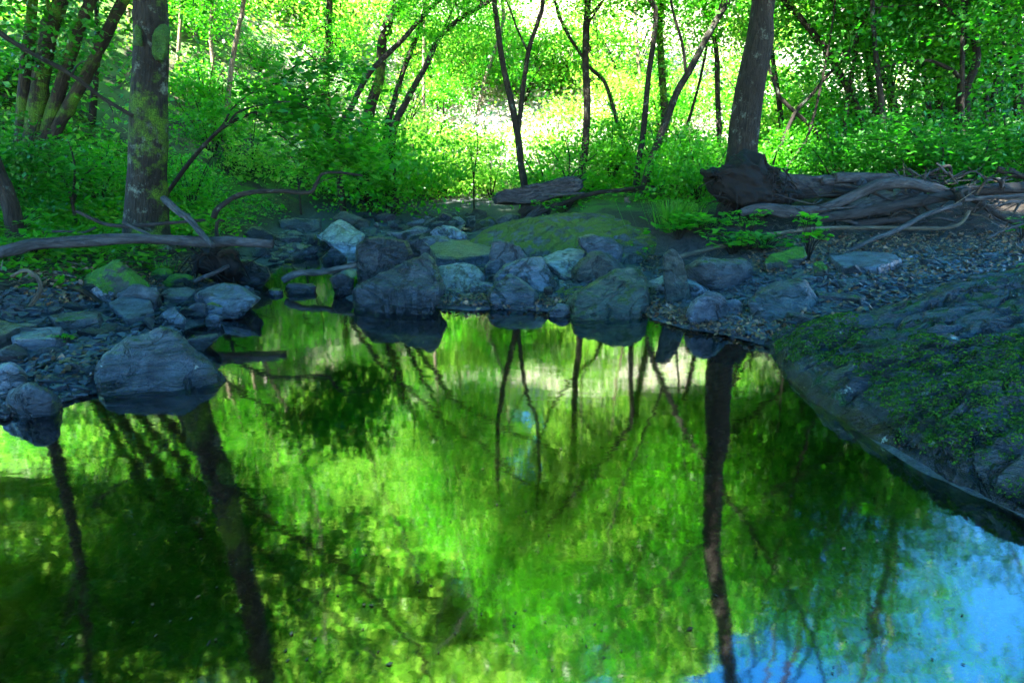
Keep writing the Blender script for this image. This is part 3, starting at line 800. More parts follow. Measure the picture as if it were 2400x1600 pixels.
def hump_z(x, y):
    a = .4; dx = (x - .82) * math.cos(a) - (y - 6.55) * math.sin(a); dy = (x - .82) * math.sin(a) + (y - 6.55) * math.cos(a)
    r = (np.abs(dx) / 1.38) ** 2.4 + (np.abs(dy) / 1.15) ** 2.4
    z = .47 * np.clip(1 - r, -.6, 1) ** 1 if False else .47 * np.sign(1 - r) * np.abs(np.clip(1 - r, -.5, 1)) ** .6
    lay = .03 * np.abs(((x * .9 + y * .35 + .25 * fbm(x, y, .5, 41)) / .16) % 1 - .5)
    return z - .02 + .07 * fbm(x, y, .4, 40, 5) + .02 * np.abs(fbm(x, y, .12, 43, 3)) + lay
patch('rock_hump', 'wide low hump of bedrock streaked with yellow green moss', 'bedrock', np.linspace(-1.2, 2.5, 190), np.linspace(5.2, 8.0, 150), hump_z, 'hump')

EDGE = [gz(*p) for p in [(3000, 1500), (2400, 1205), (2143, 1090), (2031, 1018), (1960, 975), (1890, 932), (1840, 880), (1812, 838), (1800, 815)]]
ex = np.array([e[0] for e in EDGE]); ey = np.array([e[1] for e in EDGE])
def ledge_z(x, y):
    xe = np.interp(y, ey, ex)
    d = x - xe + .04 * fbm(x, y, .35, 50)
    yb = 2.78 + .16 * (x - 1.3)
    b = (yb - y) + .10 * fbm(x, y, .5, 51)
    z = .05 * (1 - np.exp(-np.maximum(d, 0) / .04)) + .17 * (1 - np.exp(-np.maximum(d, 0) / .30)) + .18 * S((d - .1) / 1.2)
    z = np.where(d > 0, z, d * 2.0)
    z = z * S((b + .25) / .55) - .10 * (1 - S((b + .3) / .3))
    t = (y * .8 + x * .22 + .16 * fbm(x, y, .8, 52)) / .075
    saw = (t % 1.0)
    lay = .045 * (saw ** 2) * (.4 + .6 * np.clip(fbm(x, y, .3, 53) + .5, 0, 1))
    lump = .05 * fbm(x * .45 + y * .2, y * 1.2, .2, 54, 5) + .02 * np.abs(fbm(x, y, .07, 55, 3))
    cr = -.045 * np.exp(-(fbm(x + .3 * y, y, .55, 59, 3) / .035) ** 2) - .03 * np.exp(-(fbm(x, y * 2.2, .3, 60, 3) / .05) ** 2)
    return z + S(d / .1) * (cr + lay + lump * (1 - .5 * S((d - .5) / .4)))
patch('rock_ledge', 'broad mossy bedrock ledge sloping into the pool at the right', 'bedrock', np.linspace(.85, 4.6, 420), np.linspace(.15, 3.35, 360), ledge_z, 'ledge')

# ---- small stones: a few shapes, many copies
SM = []
for k in range(14):
    g = np.random.default_rng(500 + k)
    fl = g.uniform(.22, .55)
    P = unit(g.normal(0, 1, (11, 3))) * np.array([1, g.uniform(.5, .85), fl]) * g.uniform(.8, 1.1, (11, 1))
    Vr, Fr = hull_np(P); Vr, Fr = roughen(Vr, Fr, 520 + k, 1.2, .16, 1, 1.0, .7)
    Vr[:, 2] -= np.quantile(Vr[:, 2], .12)
    SM.append((Vr, Fr))
def scatter_rocks(label, group, poly, n, smin, smax, mats, seed, name='slate_stone', zoff=0.0):
    g = np.random.default_rng(seed)
    q = poly_in(poly, n, g); hp = hit(q[:, 0], q[:, 1])
    ms = {}
    for i in range(n):
        if not np.isfinite(hp[i]).all(): continue
        k = int(g.integers(len(SM))); mt = mats[int(g.integers(len(mats)))]
        if (k, mt) not in ms:
            me = mesh_np(name, *SM[k]); me.materials.append(M[mt]); ms[(k, mt)] = me
        o = link(name, ms[(k, mt)], None, None, Vector(hp[i]) + Vector((0, 0, zoff)))
        s = smin * (smax / smin) ** (g.random() ** 1.6) * .5
        o.scale = (s, s * g.uniform(.7, 1.1), s * g.uniform(.6, 1.2)); o.rotation_euler = (g.normal(0, .14), g.normal(0, .14), g.uniform(0, 6.28))
        tag(o, label, 'stone', group)
scatter_rocks('small grey slate stone in the pale scree left of the shallow channel', 'stones in the pale scree', [(610, 570), (700, 540), (760, 570), (740, 600), (660, 622), (600, 600)], 60, .10, .34, ['slate', 'slate_light', 'slate_light'], 61)
scatter_rocks('grey stone in the rubble between the channel and the far pool', 'stones below the far pool', [(790, 525), (880, 500), (960, 500), (1030, 505), (1090, 500), (1090, 540), (1040, 572), (930, 565), (860, 545)], 60, .14, .5, ['slate', 'slate_light', 'slate_light', 'slate_moss'], 62)
scatter_rocks('small stone lodged among the boulders of the far shore', 'stones among the far shore boulders', [(1010, 640), (1180, 600), (1330, 590), (1480, 600), (1540, 640), (1500, 700), (1330, 700), (1060, 712)], 34, .06, .2, ['slate', 'slate_dark', 'slate_light', 'slate'], 63)
scatter_rocks('small slate stone on the dark rubble of the left bank', 'stones on the left rubble', [(-20, 700), (200, 690), (420, 680), (560, 690), (470, 740), (380, 775), (220, 800), (210, 880), (120, 880), (-20, 840)], 80, .07, .26, ['slate', 'slate_dark', 'slate', 'slate_moss'], 64)
scatter_rocks('thin slate piece on the open gravel of the right bank', 'slates on the right gravel', [(1690, 690), (1800, 650), (1950, 640), (2200, 600), (2400, 600), (2400, 640), (2050, 660), (1980, 720), (1850, 760), (1740, 750)], 38, .05, .2, ['slate', 'slate_dark', 'slate'], 65)
scatter_rocks('drowned stone lying under the shallow water at the near left', 'stones under the water', [(20, 1010), (230, 960), (460, 950), (430, 1050), (300, 1120), (60, 1180), (-60, 1120)], 20, .07, .22, ['slate', 'slate_moss'], 66, 'sunken_stone', -.10)

# ---- gravel nobody could count
def rubble(name, n, poly, smin, smax, mat, seed, zoff=0.0, flat=.4, parts=None):
    g = np.random.default_rng(seed)
    if parts is None: parts = [(poly, n)]
    hp = np.concatenate([hit(*poly_in(p, k, g).T) for p, k in parts]); hp = hp[np.isfinite(hp).all(1)]
    n = len(hp)
    Vb = []; 
    base = []
    for k in range(12):
        P = unit(g.normal(0, 1, (9, 3))) * np.array([1, .75, flat]); v, f = hull_np(P); base.append((v, f))
    Vs, Fs, off = [], [], 0
    for i in range(n):
        v, f = base[i % 12]
        s = smin * (smax / smin) ** (g.random() ** 2) * .5; a = g.uniform(0, 6.28)
        w = v * s; w = w + 0
        t = g.normal(0, .2, 2)
        c, s2 = math.cos(a), math.sin(a)
        x = w[:, 0] * c - w[:, 1] * s2; y = w[:, 0] * s2 + w[:, 1] * c
        z = w[:, 2] + x * t[0] + y * t[1]
        Vs.append(np.stack([x, y, z + zoff], 1) + hp[i]); Fs.append(f + off); off += len(v)
    return tag(link(name, mesh_np(name, np.concatenate(Vs), np.concatenate(Fs), False), M[mat]), kind='stuff')
def vary_mat(name, cols, rough, spec=.5):
    m, nt = newmat(name)
    r = N(nt, 'ShaderNodeNewGeometry').outputs['Random Per Island']
    rp = nt.nodes.new('ShaderNodeValToRGB'); rp.color_ramp.interpolation = 'LINEAR'
    el = rp.color_ramp.elements
    while len(el) < len(cols): el.new(.5)
    for i, c in enumerate(cols): el[i].position = i / (len(cols) - 1); el[i].color = (*c, 1)
    nt.links.new(r, rp.inputs[0])
    n = tex(nt, N(nt, 'ShaderNodeTexCoord').outputs['Object'], 60, 4, .6)
    c = mixc(nt, ramp(nt, n, .35, .7), (.02, .025, .03), rp.outputs[0])
    p = N(nt, 'ShaderNodeBsdfPrincipled'); nt.links.new(c, p.inputs['Base Color']); p.inputs['Roughness'].default_value = rough
    p.inputs['Specular IOR Level'].default_value = .25
    nt.links.new(bump(nt, n, .5, .01), p.inputs['Normal'])
    finish(nt, p.outputs[0]); M[name] = m
vary_mat('gravel', [(.016, .021, .029), (.046, .058, .075), (.02, .023, .027), (.085, .105, .13), (.012, .013, .015)], .55)
vary_mat('pebble', [(.05, .065, .045), (.12, .14, .09), (.10, .085, .05), (.17, .17, .13), (.04, .05, .045)], .6)
rubble('gravel', 0, None, .02, .11, 'gravel', 71, .005, .4, [
    ([(600, 600), (640, 545), (760, 540), (860, 530), (1100, 500), (1150, 530), (1000, 600), (860, 600), (750, 640)], 1700),
    ([(1000, 640), (1330, 590), (1540, 620), (1700, 680), (1700, 750), (1480, 735), (1020, 716)], 1700),
    ([(1640, 690), (1760, 640), (2100, 590), (2400, 590), (2400, 650), (2060, 670), (1980, 740), (1820, 800), (1660, 770)], 3400),
    ([(1960, 650), (2400, 640), (2400, 690), (2150, 720), (1960, 745)], 900),
    ([(-60, 690), (200, 660), (560, 670), (620, 690), (440, 760), (400, 800), (220, 850), (200, 930), (0, 980), (-60, 980)], 3000)])
rubble('pebbles', 0, None, .012, .06, 'pebble', 72, .004, .45, [
    ([(-100, 1010), (400, 930), (560, 900), (900, 1000), (1000, 1600), (-100, 1600)], 3800),
    ([(900, 1000), (1700, 1000), (2300, 1250), (2450, 1600), (950, 1600)], 3200)])
# ------------------------------------------------------------------ trees one can tell apart
tree('thick straight trunk with peeling bark and a mossy burl at the left', 4.9, [[(343, 548), (345, 470), (346, 400), (349, 300), (349, 200), (354, 130), (356, 60), (356, 0)]], (90, 60), 'bark_grey', 10.5,
     [('o', 9.8, .6, 1)], limbs=4, sides=20, knots=7, flare=1.25)
left_trunk = [o for o in bpy.data.objects if o.get('label', '').startswith('thick straight trunk')][0]
def burl(px, D, T, seed):
    out = []; c = np.mean(px, 0)
    for p in px:
        for s_, k in ((0, 1), (-1, .6), (1, .7)):
            q = c + (np.array(p) - c) * k; out.append(np.array(at(q[0], q[1], D + s_ * T * .5)))
    V, Fc = hull_np(np.array(out)); V, Fc = roughen(V, Fc, seed, .35, .012, 2, 1.2, .2)
    link('burl', mesh_np('burl', V - np.array(left_trunk.location), Fc), M['moss_pad'], left_trunk)
burl([(346, 66), (378, 48), (396, 70), (400, 100), (396, 135), (380, 165), (350, 150)], 4.93, .3, 5)
burl([(306, 60), (318, 44), (340, 60), (338, 120), (312, 110)], 4.84, .2, 6)
tree('tall smooth trunk spotted with white lichen behind the dark root plate', 6.4, [[(1724, 520), (1736, 380), (1754, 230), (1780, 100), (1790, 0)]], (78, 50), 'bark_plain', 10.5,
     [('o', 9.2, .7, 1)], limbs=4, sides=18, knots=5)
tree('clump of four mossy stems fanning out at the far left', 7.2, [[(62, 432), (52, 330), (60, 190), (72, 60), (78, 0)], [(75, 432), (78, 330), (95, 190), (118, 70), (142, 0)],
     [(88, 432), (110, 310), (150, 180), (185, 70), (215, 0)], [(98, 432), (130, 310), (205, 170), (255, 70), (290, 0)]], ((34, 18), (42, 26), (30, 20), (26, 20)), 'bark_moss', 8, [('d', 5.3, .9, 3), ('d', 3.3, .6, 2), ('a', 4.3, .55, 1)], limbs=3, knots=6)
tree('dark leaning stem cut off by the left frame edge', 4.6, [[(38, 570), (30, 500), (12, 440), (-10, 395), (-60, 250), (-90, 120), (-110, 20)]], (36, 26), 'bark_dark', 8, [('d', 6.5, .9, 1), ('d', 3.6, .55, 1)], limbs=3)
tree('short dark trunk low behind the mossy clump at left', 9, [[(212, 330), (216, 280), (222, 200), (228, 120), (226, 20)]], (16, 9), 'bark_dark', 8, [('a', 5, 0.56, 1), ('c', 3.4, .42, 1)])
tree('pale sunlit twin trunk nearest the thick left trunk', 11, [[(298, 270), (304, 180), (301, 110), (300, 20)], [(405, 248), (412, 200), (416, 150), (424, 20)]], (10, 7), 'bark_sunlit', 8.5, [('a', 5.4, 0.59, 1)])
tree('slim sunlit trunk with a slight bend on the left slope', 11, [[(476, 332), (488, 262), (501, 191), (494, 90), (497, 10)]], (11, 7), 'bark_sunlit', 8.5, [('c', 5.2, 0.56, 1), ('a', 4.0, .42, 1)])
tree('warm sunlit trunk leaning right on the left slope', 10.4, [[(512, 340), (524, 285), (534, 240), (543, 153), (560, 60), (570, 10)]], (13, 9), 'bark_sunlit', 8.5, [('a', 5.2, 0.56, 1)])
tree('hazy ivy grown trunk in the bright gap at upper left', 12.5, [[(768, 260), (764, 180), (768, 100), (772, 20)]], (17, 14), 'bark_moss', 9, [('c', 5.6, 0.63, 1), ('b', 3.4, .42, 1)], ivy=160)
# the leaning sheaf left of centre
tree('long bare pole leaning far to the right over the bright bush', 9.6, [[(792, 330), (827, 245), (869, 168), (945, 92), (1003, 23), (1030, 0)]], (13, 9), 'bark_plain', 8.5, [('a', 5.3, 0.48, 1)], limbs=3)
tree('thick green ivied trunk standing in the leaning sheaf', 10.2, [[(850, 360), (869, 249), (890, 184), (897, 88), (925, 25), (940, 0)]], (26, 18), 'bark_moss', 8.5, [('a', 5.4, 0.63, 1), ('c', 4.0, .42, 1)], ivy=150)
tree('leaning leafy stem in the middle of the leaning sheaf', 10.4, [[(905, 330), (926, 230), (953, 145), (984, 69), (1000, 0)]], (14, 9), 'bark_plain', 8.5, [('b', 5.2, 0.59, 1)], ivy=80)
tree('rightmost stem of the leaning sheaf bending towards the forked tree', 9.9, [[(918, 330), (953, 237), (999, 153), (1030, 88), (1085, 40), (1144, 5)]], (16, 8), 'bark_plain', 8, [('a', 5.2, 0.56, 1), ('a', 3.4, .42, 1)], ivy=60)
# centre
tree('forked Y shaped tree standing behind the slab log', 9.4, [[(1230, 445), (1222, 390), (1213, 318), (1198, 237), (1179, 153), (1163, 38), (1159, 0)], [(1213, 318), (1219, 268), (1228, 191), (1240, 115), (1259, 57), (1273, 0)],
     [(1237, 122), (1212, 68), (1190, 10)]], ((17, 11), (12, 9), (5, 3)), 'bark_dark', 8.5, [('c', 5.4, 0.63, 1), ('a', 6.4, 0.56, 1), ('b', 4.0, .42, 1)], limbs=4)
tree('straight single trunk right of the forked tree', 9.8, [[(1360, 425), (1368, 370), (1374, 306), (1376, 220), (1372, 153), (1374, 70), (1378, 0)]], (18, 14), 'bark_plain', 9, [('c', 5.6, 0.63, 1), ('b', 6.5, 0.63, 1), ('c', 3.4, .42, 1)])
tree('thin curved stem crossing behind the straight single trunk', 10.4, [[(1486, 400), (1458, 325), (1445, 280), (1435, 245), (1416, 191), (1385, 161), (1358, 122), (1335, 88), (1309, 34), (1300, 0)]], (11, 6), 'bark_dark', 7.5, [('c', 5, 0.48, 1)], ivy=50)
tree('slender upright dark stem left of the ivied stem', 8.8, [[(1490, 440), (1497, 380), (1508, 306), (1519, 191), (1534, 77), (1536, 23), (1524, 0)]], (14, 11), 'bark_dark', 8.5, [('a', 5.5, 0.56, 1), ('a', 4.0, .42, 1)])
tree('ivied green stem just behind the leaning one', 10.2, [[(1549, 420), (1553, 340), (1558, 268), (1550, 153), (1546, 60), (1548, 0)]], (18, 14), 'bark_moss', 8.5, [('a', 5.4, 0.63, 1)], ivy=170)
tree('dark trunk leaning right from the root clump by the fallen branch', 8.3, [[(1503, 480), (1512, 430), (1527, 375), (1561, 283), (1588, 214), (1615, 168), (1665, 73), (1711, 0)], [(1608, 180), (1600, 107), (1580, 38), (1572, 0)]], ((19, 13), (7, 5)), 'bark_dark', 8.5, [('a', 5.6, 0.63, 1), ('b', 3.4, .42, 1)], limbs=4)
tree('dark sinuous stem left of the lichen spotted trunk', 9.6, [[(1682, 385), (1685, 300), (1682, 230), (1678, 111), (1657, 38), (1645, 0)]], (13, 9), 'bark_dark', 8.5, [('d', 5.2, 0.63, 1)], ivy=40)
tree('thin reddish stem behind the dark root plate', 10.2, [[(1592, 420), (1602, 330), (1640, 190), (1665, 60), (1672, 0)]], (8, 5), 'bark_plain', 8, [('a', 5.4, 0.56, 1), ('c', 4.0, .42, 1)])
# right woods
tree('curved trunk arching from upper left across the right woods', 9.4, [[(2034, 400), (2028, 329), (2002, 237), (1963, 165), (1937, 119), (1891, 61), (1845, 8), (1838, 0)]], (15, 12), 'bark_dark', 10.5, [('a', 4.2, 0.74, 1), ('e', 7.4, .85, 1), ('a', 3.6, 0.35, 1)], limbs=4, ivy=30)
tree('second arching trunk to the right of the first arch', 10, [[(2112, 400), (2097, 260), (2067, 172), (2028, 107), (1983, 57), (1950, 10)]], (14, 12), 'bark_dark', 10.5, [('d', 4.2, 0.74, 1), ('e', 7.4, .85, 1)], ivy=60)
tree('tall thin stem sloping down to the debris pile', 10.5, [[(2190, 410), (2185, 344), (2181, 275), (2170, 214), (2160, 122), (2147, 65), (2120, 0)]], (10, 9), 'bark_dark', 10.5, [('a', 4.2, 0.74, 1), ('e', 7.4, .85, 1), ('d', 3.4, 0.31, 1)], limbs=4)
tree('shadowy trunk between the thin sloping stem and the black forked tree', 11, [[(2205, 400), (2200, 240), (2189, 96), (2170, 23), (2165, 0)]], (17, 14), 'bark_dark', 10.5, [('d', 4.2, 0.78, 1), ('e', 7.4, .85, 1)], ivy=60)
tree('black forked tree with wide spreading arms in the right woods', 7.8, [[(2274, 410), (2262, 306), (2264, 240), (2268, 199), (2289, 145), (2285, 88), (2293, 62), (2338, 30), (2373, 0)], [(2292, 68), (2282, 50), (2250, 38), (2197, 0)],
     [(2266, 199), (2250, 185), (2235, 168), (2200, 150), (2166, 142), (2090, 152), (2060, 165)], [(2289, 90), (2200, 85), (2140, 95)], [(2286, 112), (2330, 102), (2380, 108)]], ((22, 10), (10, 8), (9, 4), (5, 2), (5, 2)), 'bark_dark', 7.5, [('a', 4.2, 0.70, 1), ('e', 7.4, .85, 1), ('t', 3.0, 0.70, 1)], limbs=4, flare=1.4)
tree('broad dim trunk standing right behind the black forked tree', 10.4, [[(2290, 405), (2282, 306), (2278, 200), (2272, 60), (2267, 0)]], (24, 22), 'bark_dark', 10.5, [('d', 4.2, 0.78, 1), ('e', 7.4, .85, 1)])
tree('stout dark trunk at the right frame edge', 8.6, [[(2405, 400), (2398, 325), (2390, 230), (2380, 115), (2366, 20), (2364, 0)]], (26, 23), 'bark_dark', 10.5, [('a', 4.2, 0.78, 1), ('e', 7.4, .85, 1)], limbs=4)
tree('dim trunk between the broad dim one and the right frame edge', 10.8, [[(2330, 405), (2332, 300), (2340, 190), (2340, 77), (2345, 0)]], (20, 17), 'bark_dark', 10.5, [('e', 4.2, 0.78, 1), ('e', 7.4, .85, 1)])
tree('low forked stem crossing others behind the fallen tree', 8.6, [[(1808, 380), (1830, 340), (1864, 264), (1900, 225), (1937, 180), (1990, 120), (2040, 20)]], (9, 6), 'bark_dark', 10.5, [('a', 4.8, 0.62, 1)], limbs=3)
tree('thin bowed stem leaning left behind the fallen tree', 8.9, [[(1947, 388), (1917, 317), (1888, 285), (1860, 260), (1834, 235), (1822, 214), (1800, 150), (1780, 40)]], (11, 5), 'bark_dark', 10.5, [('e', 4.8, 0.58, 1)], limbs=3)
tree('straight whip of a sapling slanting up right behind the fallen tree', 8.4, [[(1842, 402), (1865, 365), (1891, 325), (1908, 270), (1921, 214), (1940, 120), (1955, 20)]], (7, 4), 'bark_plain', 10.5, [('a', 4.7, 0.55, 1)], limbs=3)
g_ = np.random.default_rng(5)
for k in range(16):   # slim stems scattered in the depth of the right woods
    px = 1830 + g_.uniform(0, 600); D = g_.uniform(7.6, 12.5)
    l = g_.normal(0, 40)
    tree('slim dim stem in the depth of the right woods', D, [[(px, 392), (px - l * .3, 250), (px - l * .8, 110), (px - l, 0)]], (g_.uniform(8, 15), g_.uniform(6, 10)), 'bark_dark', 9, [('d' if k % 3 else 'a', g_.uniform(3.0, 4.6), .62, 1)], group='slim stems deep in the right woods', limbs=3, knots=0, sides=8)
for k in range(9):   # the far slope
    px = g_.uniform(380, 1750); D = g_.uniform(14, 21)
    b = hit([px], [400.0])[0]
    l = g_.normal(0, 40); pb = 330 if D > 17 else 370
    tree('slender leafy tree on the sunlit far slope', D, [[(px, pb), (px + l * .4, 200), (px + l, 60), (px + l, 0)]], (g_.uniform(7, 12), g_.uniform(5, 8)), 'bark_sunlit', 10.5, [(['c', 'a', 'b', 'c'][k % 4], g_.uniform(4.5, 7.5), g_.uniform(.8, 1.1), 1)], group='trees on the far slope', limbs=3, knots=0, sides=8)
# tall trees out of view, placed to shade the pool and darken its reflection
def roof_tree(x, y, z, sc, n, lean=(0, 0), var='o', mat='bark_plain'):
    tree_n[0] += 1; g = np.random.default_rng(7000 + tree_n[0])
    zg = tz(x, y)
    t = empty('shade_tree', (x, y, zg), 'tall tree out of view, placed so its crown darkens the pool', 'tree', 'trees roofing the pool')
    mb = MB(); top = Vector((x + lean[0], y + lean[1], z + 1.5))
    p = [Vector((x, y, zg - .2)), Vector((x + lean[0] * .2, y + lean[1] * .2, zg + (z - zg) * .4)), Vector((x + lean[0] * .7, y + lean[1] * .7, z - 1)), top]
    mb.tube(p, [.20, .15, .11, .05], 12, .07, tree_n[0])
    cs = []
    for k in range(n):
        a = 6.28 * k / max(n, 1) + g.uniform(0, 1); rr = 0 if n == 1 else sc * g.uniform(1.5, 2.5)
        c = Vector((x + lean[0] + math.cos(a) * rr, y + lean[1] + math.sin(a) * rr, z + g.normal(0, .5)))
        mb.tube([p[2], p[2].lerp(c, .5) + Vector((0, 0, .4)), c + Vector((0, 0, .5))], [.08, .05, .015], 7, .05, k, cap=False)
        cs.append(c)
    mb.build('trunk', M[mat], t)
    for k, c in enumerate(cs):
        o = link('crown', CROWN[var if k % 2 else ('o' if var == 'p' else 'p')], None, t, c - t.location)
        o.rotation_euler = (0, 0, g.uniform(0, 6.28)); o.scale = (sc,) * 3
for a in ROOF: roof_tree(*a)
g_ = np.random.default_rng(64)
for k in range(18):   # tall trees added along the far crest to brighten the pool's reflection
    x = -34 + 2.75 * k + g_.normal(0, .5); y = 25.5 + g_.uniform(-1, 2.5)
    zg = tz(x, y); ztop = ((30 if -9 < x < 3 else 27) if x < 3 else 26 - (x - 3) * .6) + g_.normal(0, 1.2)
    t = empty('reflected_tree', (x, y, zg), 'tall tree added on the far crest to brighten the reflection in the pool', 'tree', 'tall trees on the crest of the far slope')
    mb = MB(); lx = g_.normal(0, .8)
    mb.tube([(x, y, zg - .3), (x + lx * .3, y, zg + 4), (x + lx, y, ztop)], [.26, .2, .05], 10, .06, k)
    mb.build('trunk', M['bark_plain'], t)
    z = zg + 3.2
    while z < ztop:
        f = (z - zg) / (ztop - zg); sc = .95 - .35 * f
        o = link('crown', CROWN['w'], None, t, Vector((lx * f + g_.normal(0, .7), g_.normal(0, .6), z - zg))); o.rotation_euler = (0, 0, g_.uniform(0, 6.28)); o.scale = (sc,) * 3
        z += 3.6 * sc * g_.uniform(.8, 1.25)

# ------------------------------------------------------------------ leaning saplings, dead branches, logs
def spray(t, mb, path, D, n, var, sc, seed, w=5):
    g = np.random.default_rng(seed)
    q = [at(p[0], p[1], D + (p[2] if len(p) > 2 else 0)) for p in path]
    mb.tube(q, [wsize(w, D) * .5, wsize(w, D) * .15], 7, .05, seed, cap=False)
    return q
def leaf_spray(t, paths, n, L, W, mat, seed, sx=.16, sz=.05, name='foliage', frac=.25):
    g = np.random.default_rng(seed); P = []
    for q in paths:
        Q = np.array([tuple(v) for v in q]); k = max(4, n // len(paths))
        u = g.uniform(frac, 1, k) * (len(Q) - 1); i = np.minimum(u.astype(int), len(Q) - 2)
        w = (u - i)[:, None]
        P.append(Q[i] * (1 - w) + Q[i + 1] * w + g.normal(0, 1, (k, 3)) * np.array([sx, sx, sz]) - np.array([0, 0, .04]))
    P = np.concatenate(P) - np.array(t.location)
    V, Fc = leaf_cloud(P, g, L, W, 1.6)
    return link(name, mesh_np(name, V, Fc, False), M[mat], t)

b = at(388, 450, 5.2)
t = empty('sapling', b, 'young tree arching up right beside the thick left trunk', 'sapling')
mb = MB()
q0 = spray(t, mb, [(380, 470), (440, 386), (493, 325), (535, 291), (597, 264), (658, 260), (727, 230), (790, 215)], 5.2, 0, 't', 1, 1, 10)
q1 = spray(t, mb, [(493, 325), (524, 290), (547, 252), (597, 214), (650, 195), (720, 190)], 5.2, 0, 't', 1, 2, 5)
q2 = spray(t, mb, [(535, 291), (560, 262), (620, 245), (690, 240), (760, 270), (840, 290)], 5.0, 0, 't', 1, 3, 5)
q3 = spray(t, mb, [(658, 260), (720, 280), (790, 330), (860, 360)], 4.9, 0, 't', 1, 4, 4)
q4 = spray(t, mb, [(597, 264), (660, 320), (740, 370), (830, 385)], 5.1, 0, 't', 1, 5, 4)
q5 = spray(t, mb, [(650, 195), (700, 150), (770, 140), (820, 175)], 5.3, 0, 't', 1, 6, 4)
mb.build('trunk', M['bark_dark'], t)
leaf_spray(t, [q0[3:], q1[2:], q2[1:], q3, q4, q5], 2200, .07, .046, 'leaf_dark', 91, .17, .05)
leaf_spray(t, [q2[2:], q3[1:], q4[1:]], 1000, .07, .046, 'leaf_mid', 92, .2, .07)

b = at(2250, 430, 6.6)
for (label, D, paths, n, mat, L) in (
    ('leafy low sapling spreading over the right end of the fallen tree', 6.8, [[(2190, 430), (2150, 370), (2080, 330), (2010, 330)], [(2190, 430), (2170, 350), (2110, 290), (2040, 270)], [(2190, 430), (2210, 360), (2200, 290)]], 1700, 'leaf_dark', .065),
    ('dark leafy sapling in front of the black forked tree', 6.9, [[(2290, 430), (2300, 380), (2360, 340), (2420, 330)], [(2290, 430), (2260, 380), (2200, 355)], [(2290, 430), (2310, 360), (2330, 290)]], 1500, 'leaf_dark', .062),
    ('bright sapling between the leaning trunk and the root plate', 8.2, [[(1640, 440), (1620, 390), (1590, 350), (1560, 330)], [(1640, 440), (1650, 380), (1640, 320)], [(1640, 440), (1670, 400), (1690, 350)]], 1100, 'leaf_mid', .058),
    ('airy sapling beside the foot of the straight single trunk', 9.0, [[(1330, 430), (1310, 380), (1280, 340)], [(1330, 430), (1335, 370), (1320, 310)], [(1330, 430), (1350, 400), (1400, 360)]], 500, 'leaf_mid', .065),
    ('feathery sapling left of the forked Y tree', 10.5, [[(1110, 420), (1120, 360), (1150, 320)], [(1110, 420), (1100, 350), (1060, 310)], [(1110, 420), (1120, 330), (1110, 270)]], 600, 'leaf_light', .07),
    ('airy young sapling on the left slope behind the arching one', 9.2, [[(700, 440), (690, 380), (650, 330)], [(700, 440), (730, 370), (790, 340)], [(700, 440), (720, 350), (710, 280)]], 600, 'leaf_light', .058),
    ('low leafy sapling under the mossy clump at far left', 6.0, [[(170, 480), (150, 420), (100, 380)], [(170, 480), (200, 410), (250, 380)], [(170, 480), (175, 390), (160, 330)]], 1100, 'leaf_dark', .06)):
    b = at(*paths[0][0], D); z = tz(b.x, b.y)
    t = empty('sapling', (b.x, b.y, z), label, 'sapling')
    mb = MB(); qs = []
    for k, p in enumerate(paths):
        q = [at(a[0], a[1], D + .15 * math.sin(k * 2 + i)) if i else b for i, a in enumerate(p)]
        qs.append(q); mb.tube(q, [.014, .004], 6, .05, k, cap=False)
    if b.z > z: mb.tube([(b.x, b.y, z - .08), b], [.018, .014], 7, .05, 9, cap=False)
    mb.build('trunk', M['bark_dark'], t)
    leaf_spray(t, qs, n, L, L * .64, mat, int(D * 100), .2, .09, frac=.15)

log('slim dead pole slanting from upper left onto the thick left trunk', [(-30, 58, 4.3), (69, 122, 4.4), (168, 176, 4.5), (245, 233, 4.6), (312, 272, 4.66)], (11, 8), 'bark_dark', name='dead_branch', cat='branch', twigs=[([(245, 233), (262, 255), (266, 290)], 4), ([(168, 176), (185, 150), (215, 140)], 4)])
log('arched bare branch rising from the dead root clump to the right', [(500, 510), (511, 490), (547, 463), (589, 451), (660, 448), (727, 451), (742, 428), (757, 407), (800, 405), (850, 412)], (13, 5), 'bark_dark', 4.45, 'dead_branch', 'branch', twigs=[([(727, 451), (745, 430), (790, 412)], 4)])
log('long weathered log lying across the left bank', [(-60, 604, 3.45), (0, 591, 3.55), (76, 573, 3.65), (191, 566, 3.8), (306, 559, 3.9), (400, 562, 3.95), (459, 567, 3.95), (560, 566, 3.95), (640, 572, 3.95)], (32, 20), 'driftwood', None, sides=16, knots=8)
log('grey pole slanting down across the long log beside the thick trunk', [(384, 466, 4.35), (420, 497, 4.2), (440, 510, 4.1), (470, 545, 3.95), (500, 577, 3.8)], (17, 13), 'driftwood', None, 'pole', 'branch')
log('thin forked stick lying left of the thick trunk foot', [(180, 495), (215, 512), (250, 526), (300, 530), (380, 524), (430, 520), (480, 516)], (9, 7), 'driftwood_dark', 4.35, 'stick', 'branch', twigs=[([(290, 529), (296, 545), (302, 560)], 4)])
log('thin stick slanting against the foot of the thick trunk', [(288, 520), (310, 532), (340, 545), (360, 556)], (8, 6), 'driftwood', 4.3, 'stick', 'branch')
log('low dark twig trailing off the left of the stick pile', [(95, 545), (150, 542), (195, 545), (225, 532)], (6, 4), 'driftwood_dark', 4.4, 'stick', 'branch')
log('stub of branch poking up from the dead root clump', [(510, 560), (507, 535), (512, 516), (526, 518)], (9, 6), 'bark_dark', 4.3, 'stick', 'branch')
log('pale crooked root curling over the left rubble', [(18, 758), (40, 742), (69, 718), (88, 692), (96, 672), (88, 650), (70, 637), (54, 633), (28, 648)], (12, 8), 'stick_pale', 3.05, 'root', 'root')
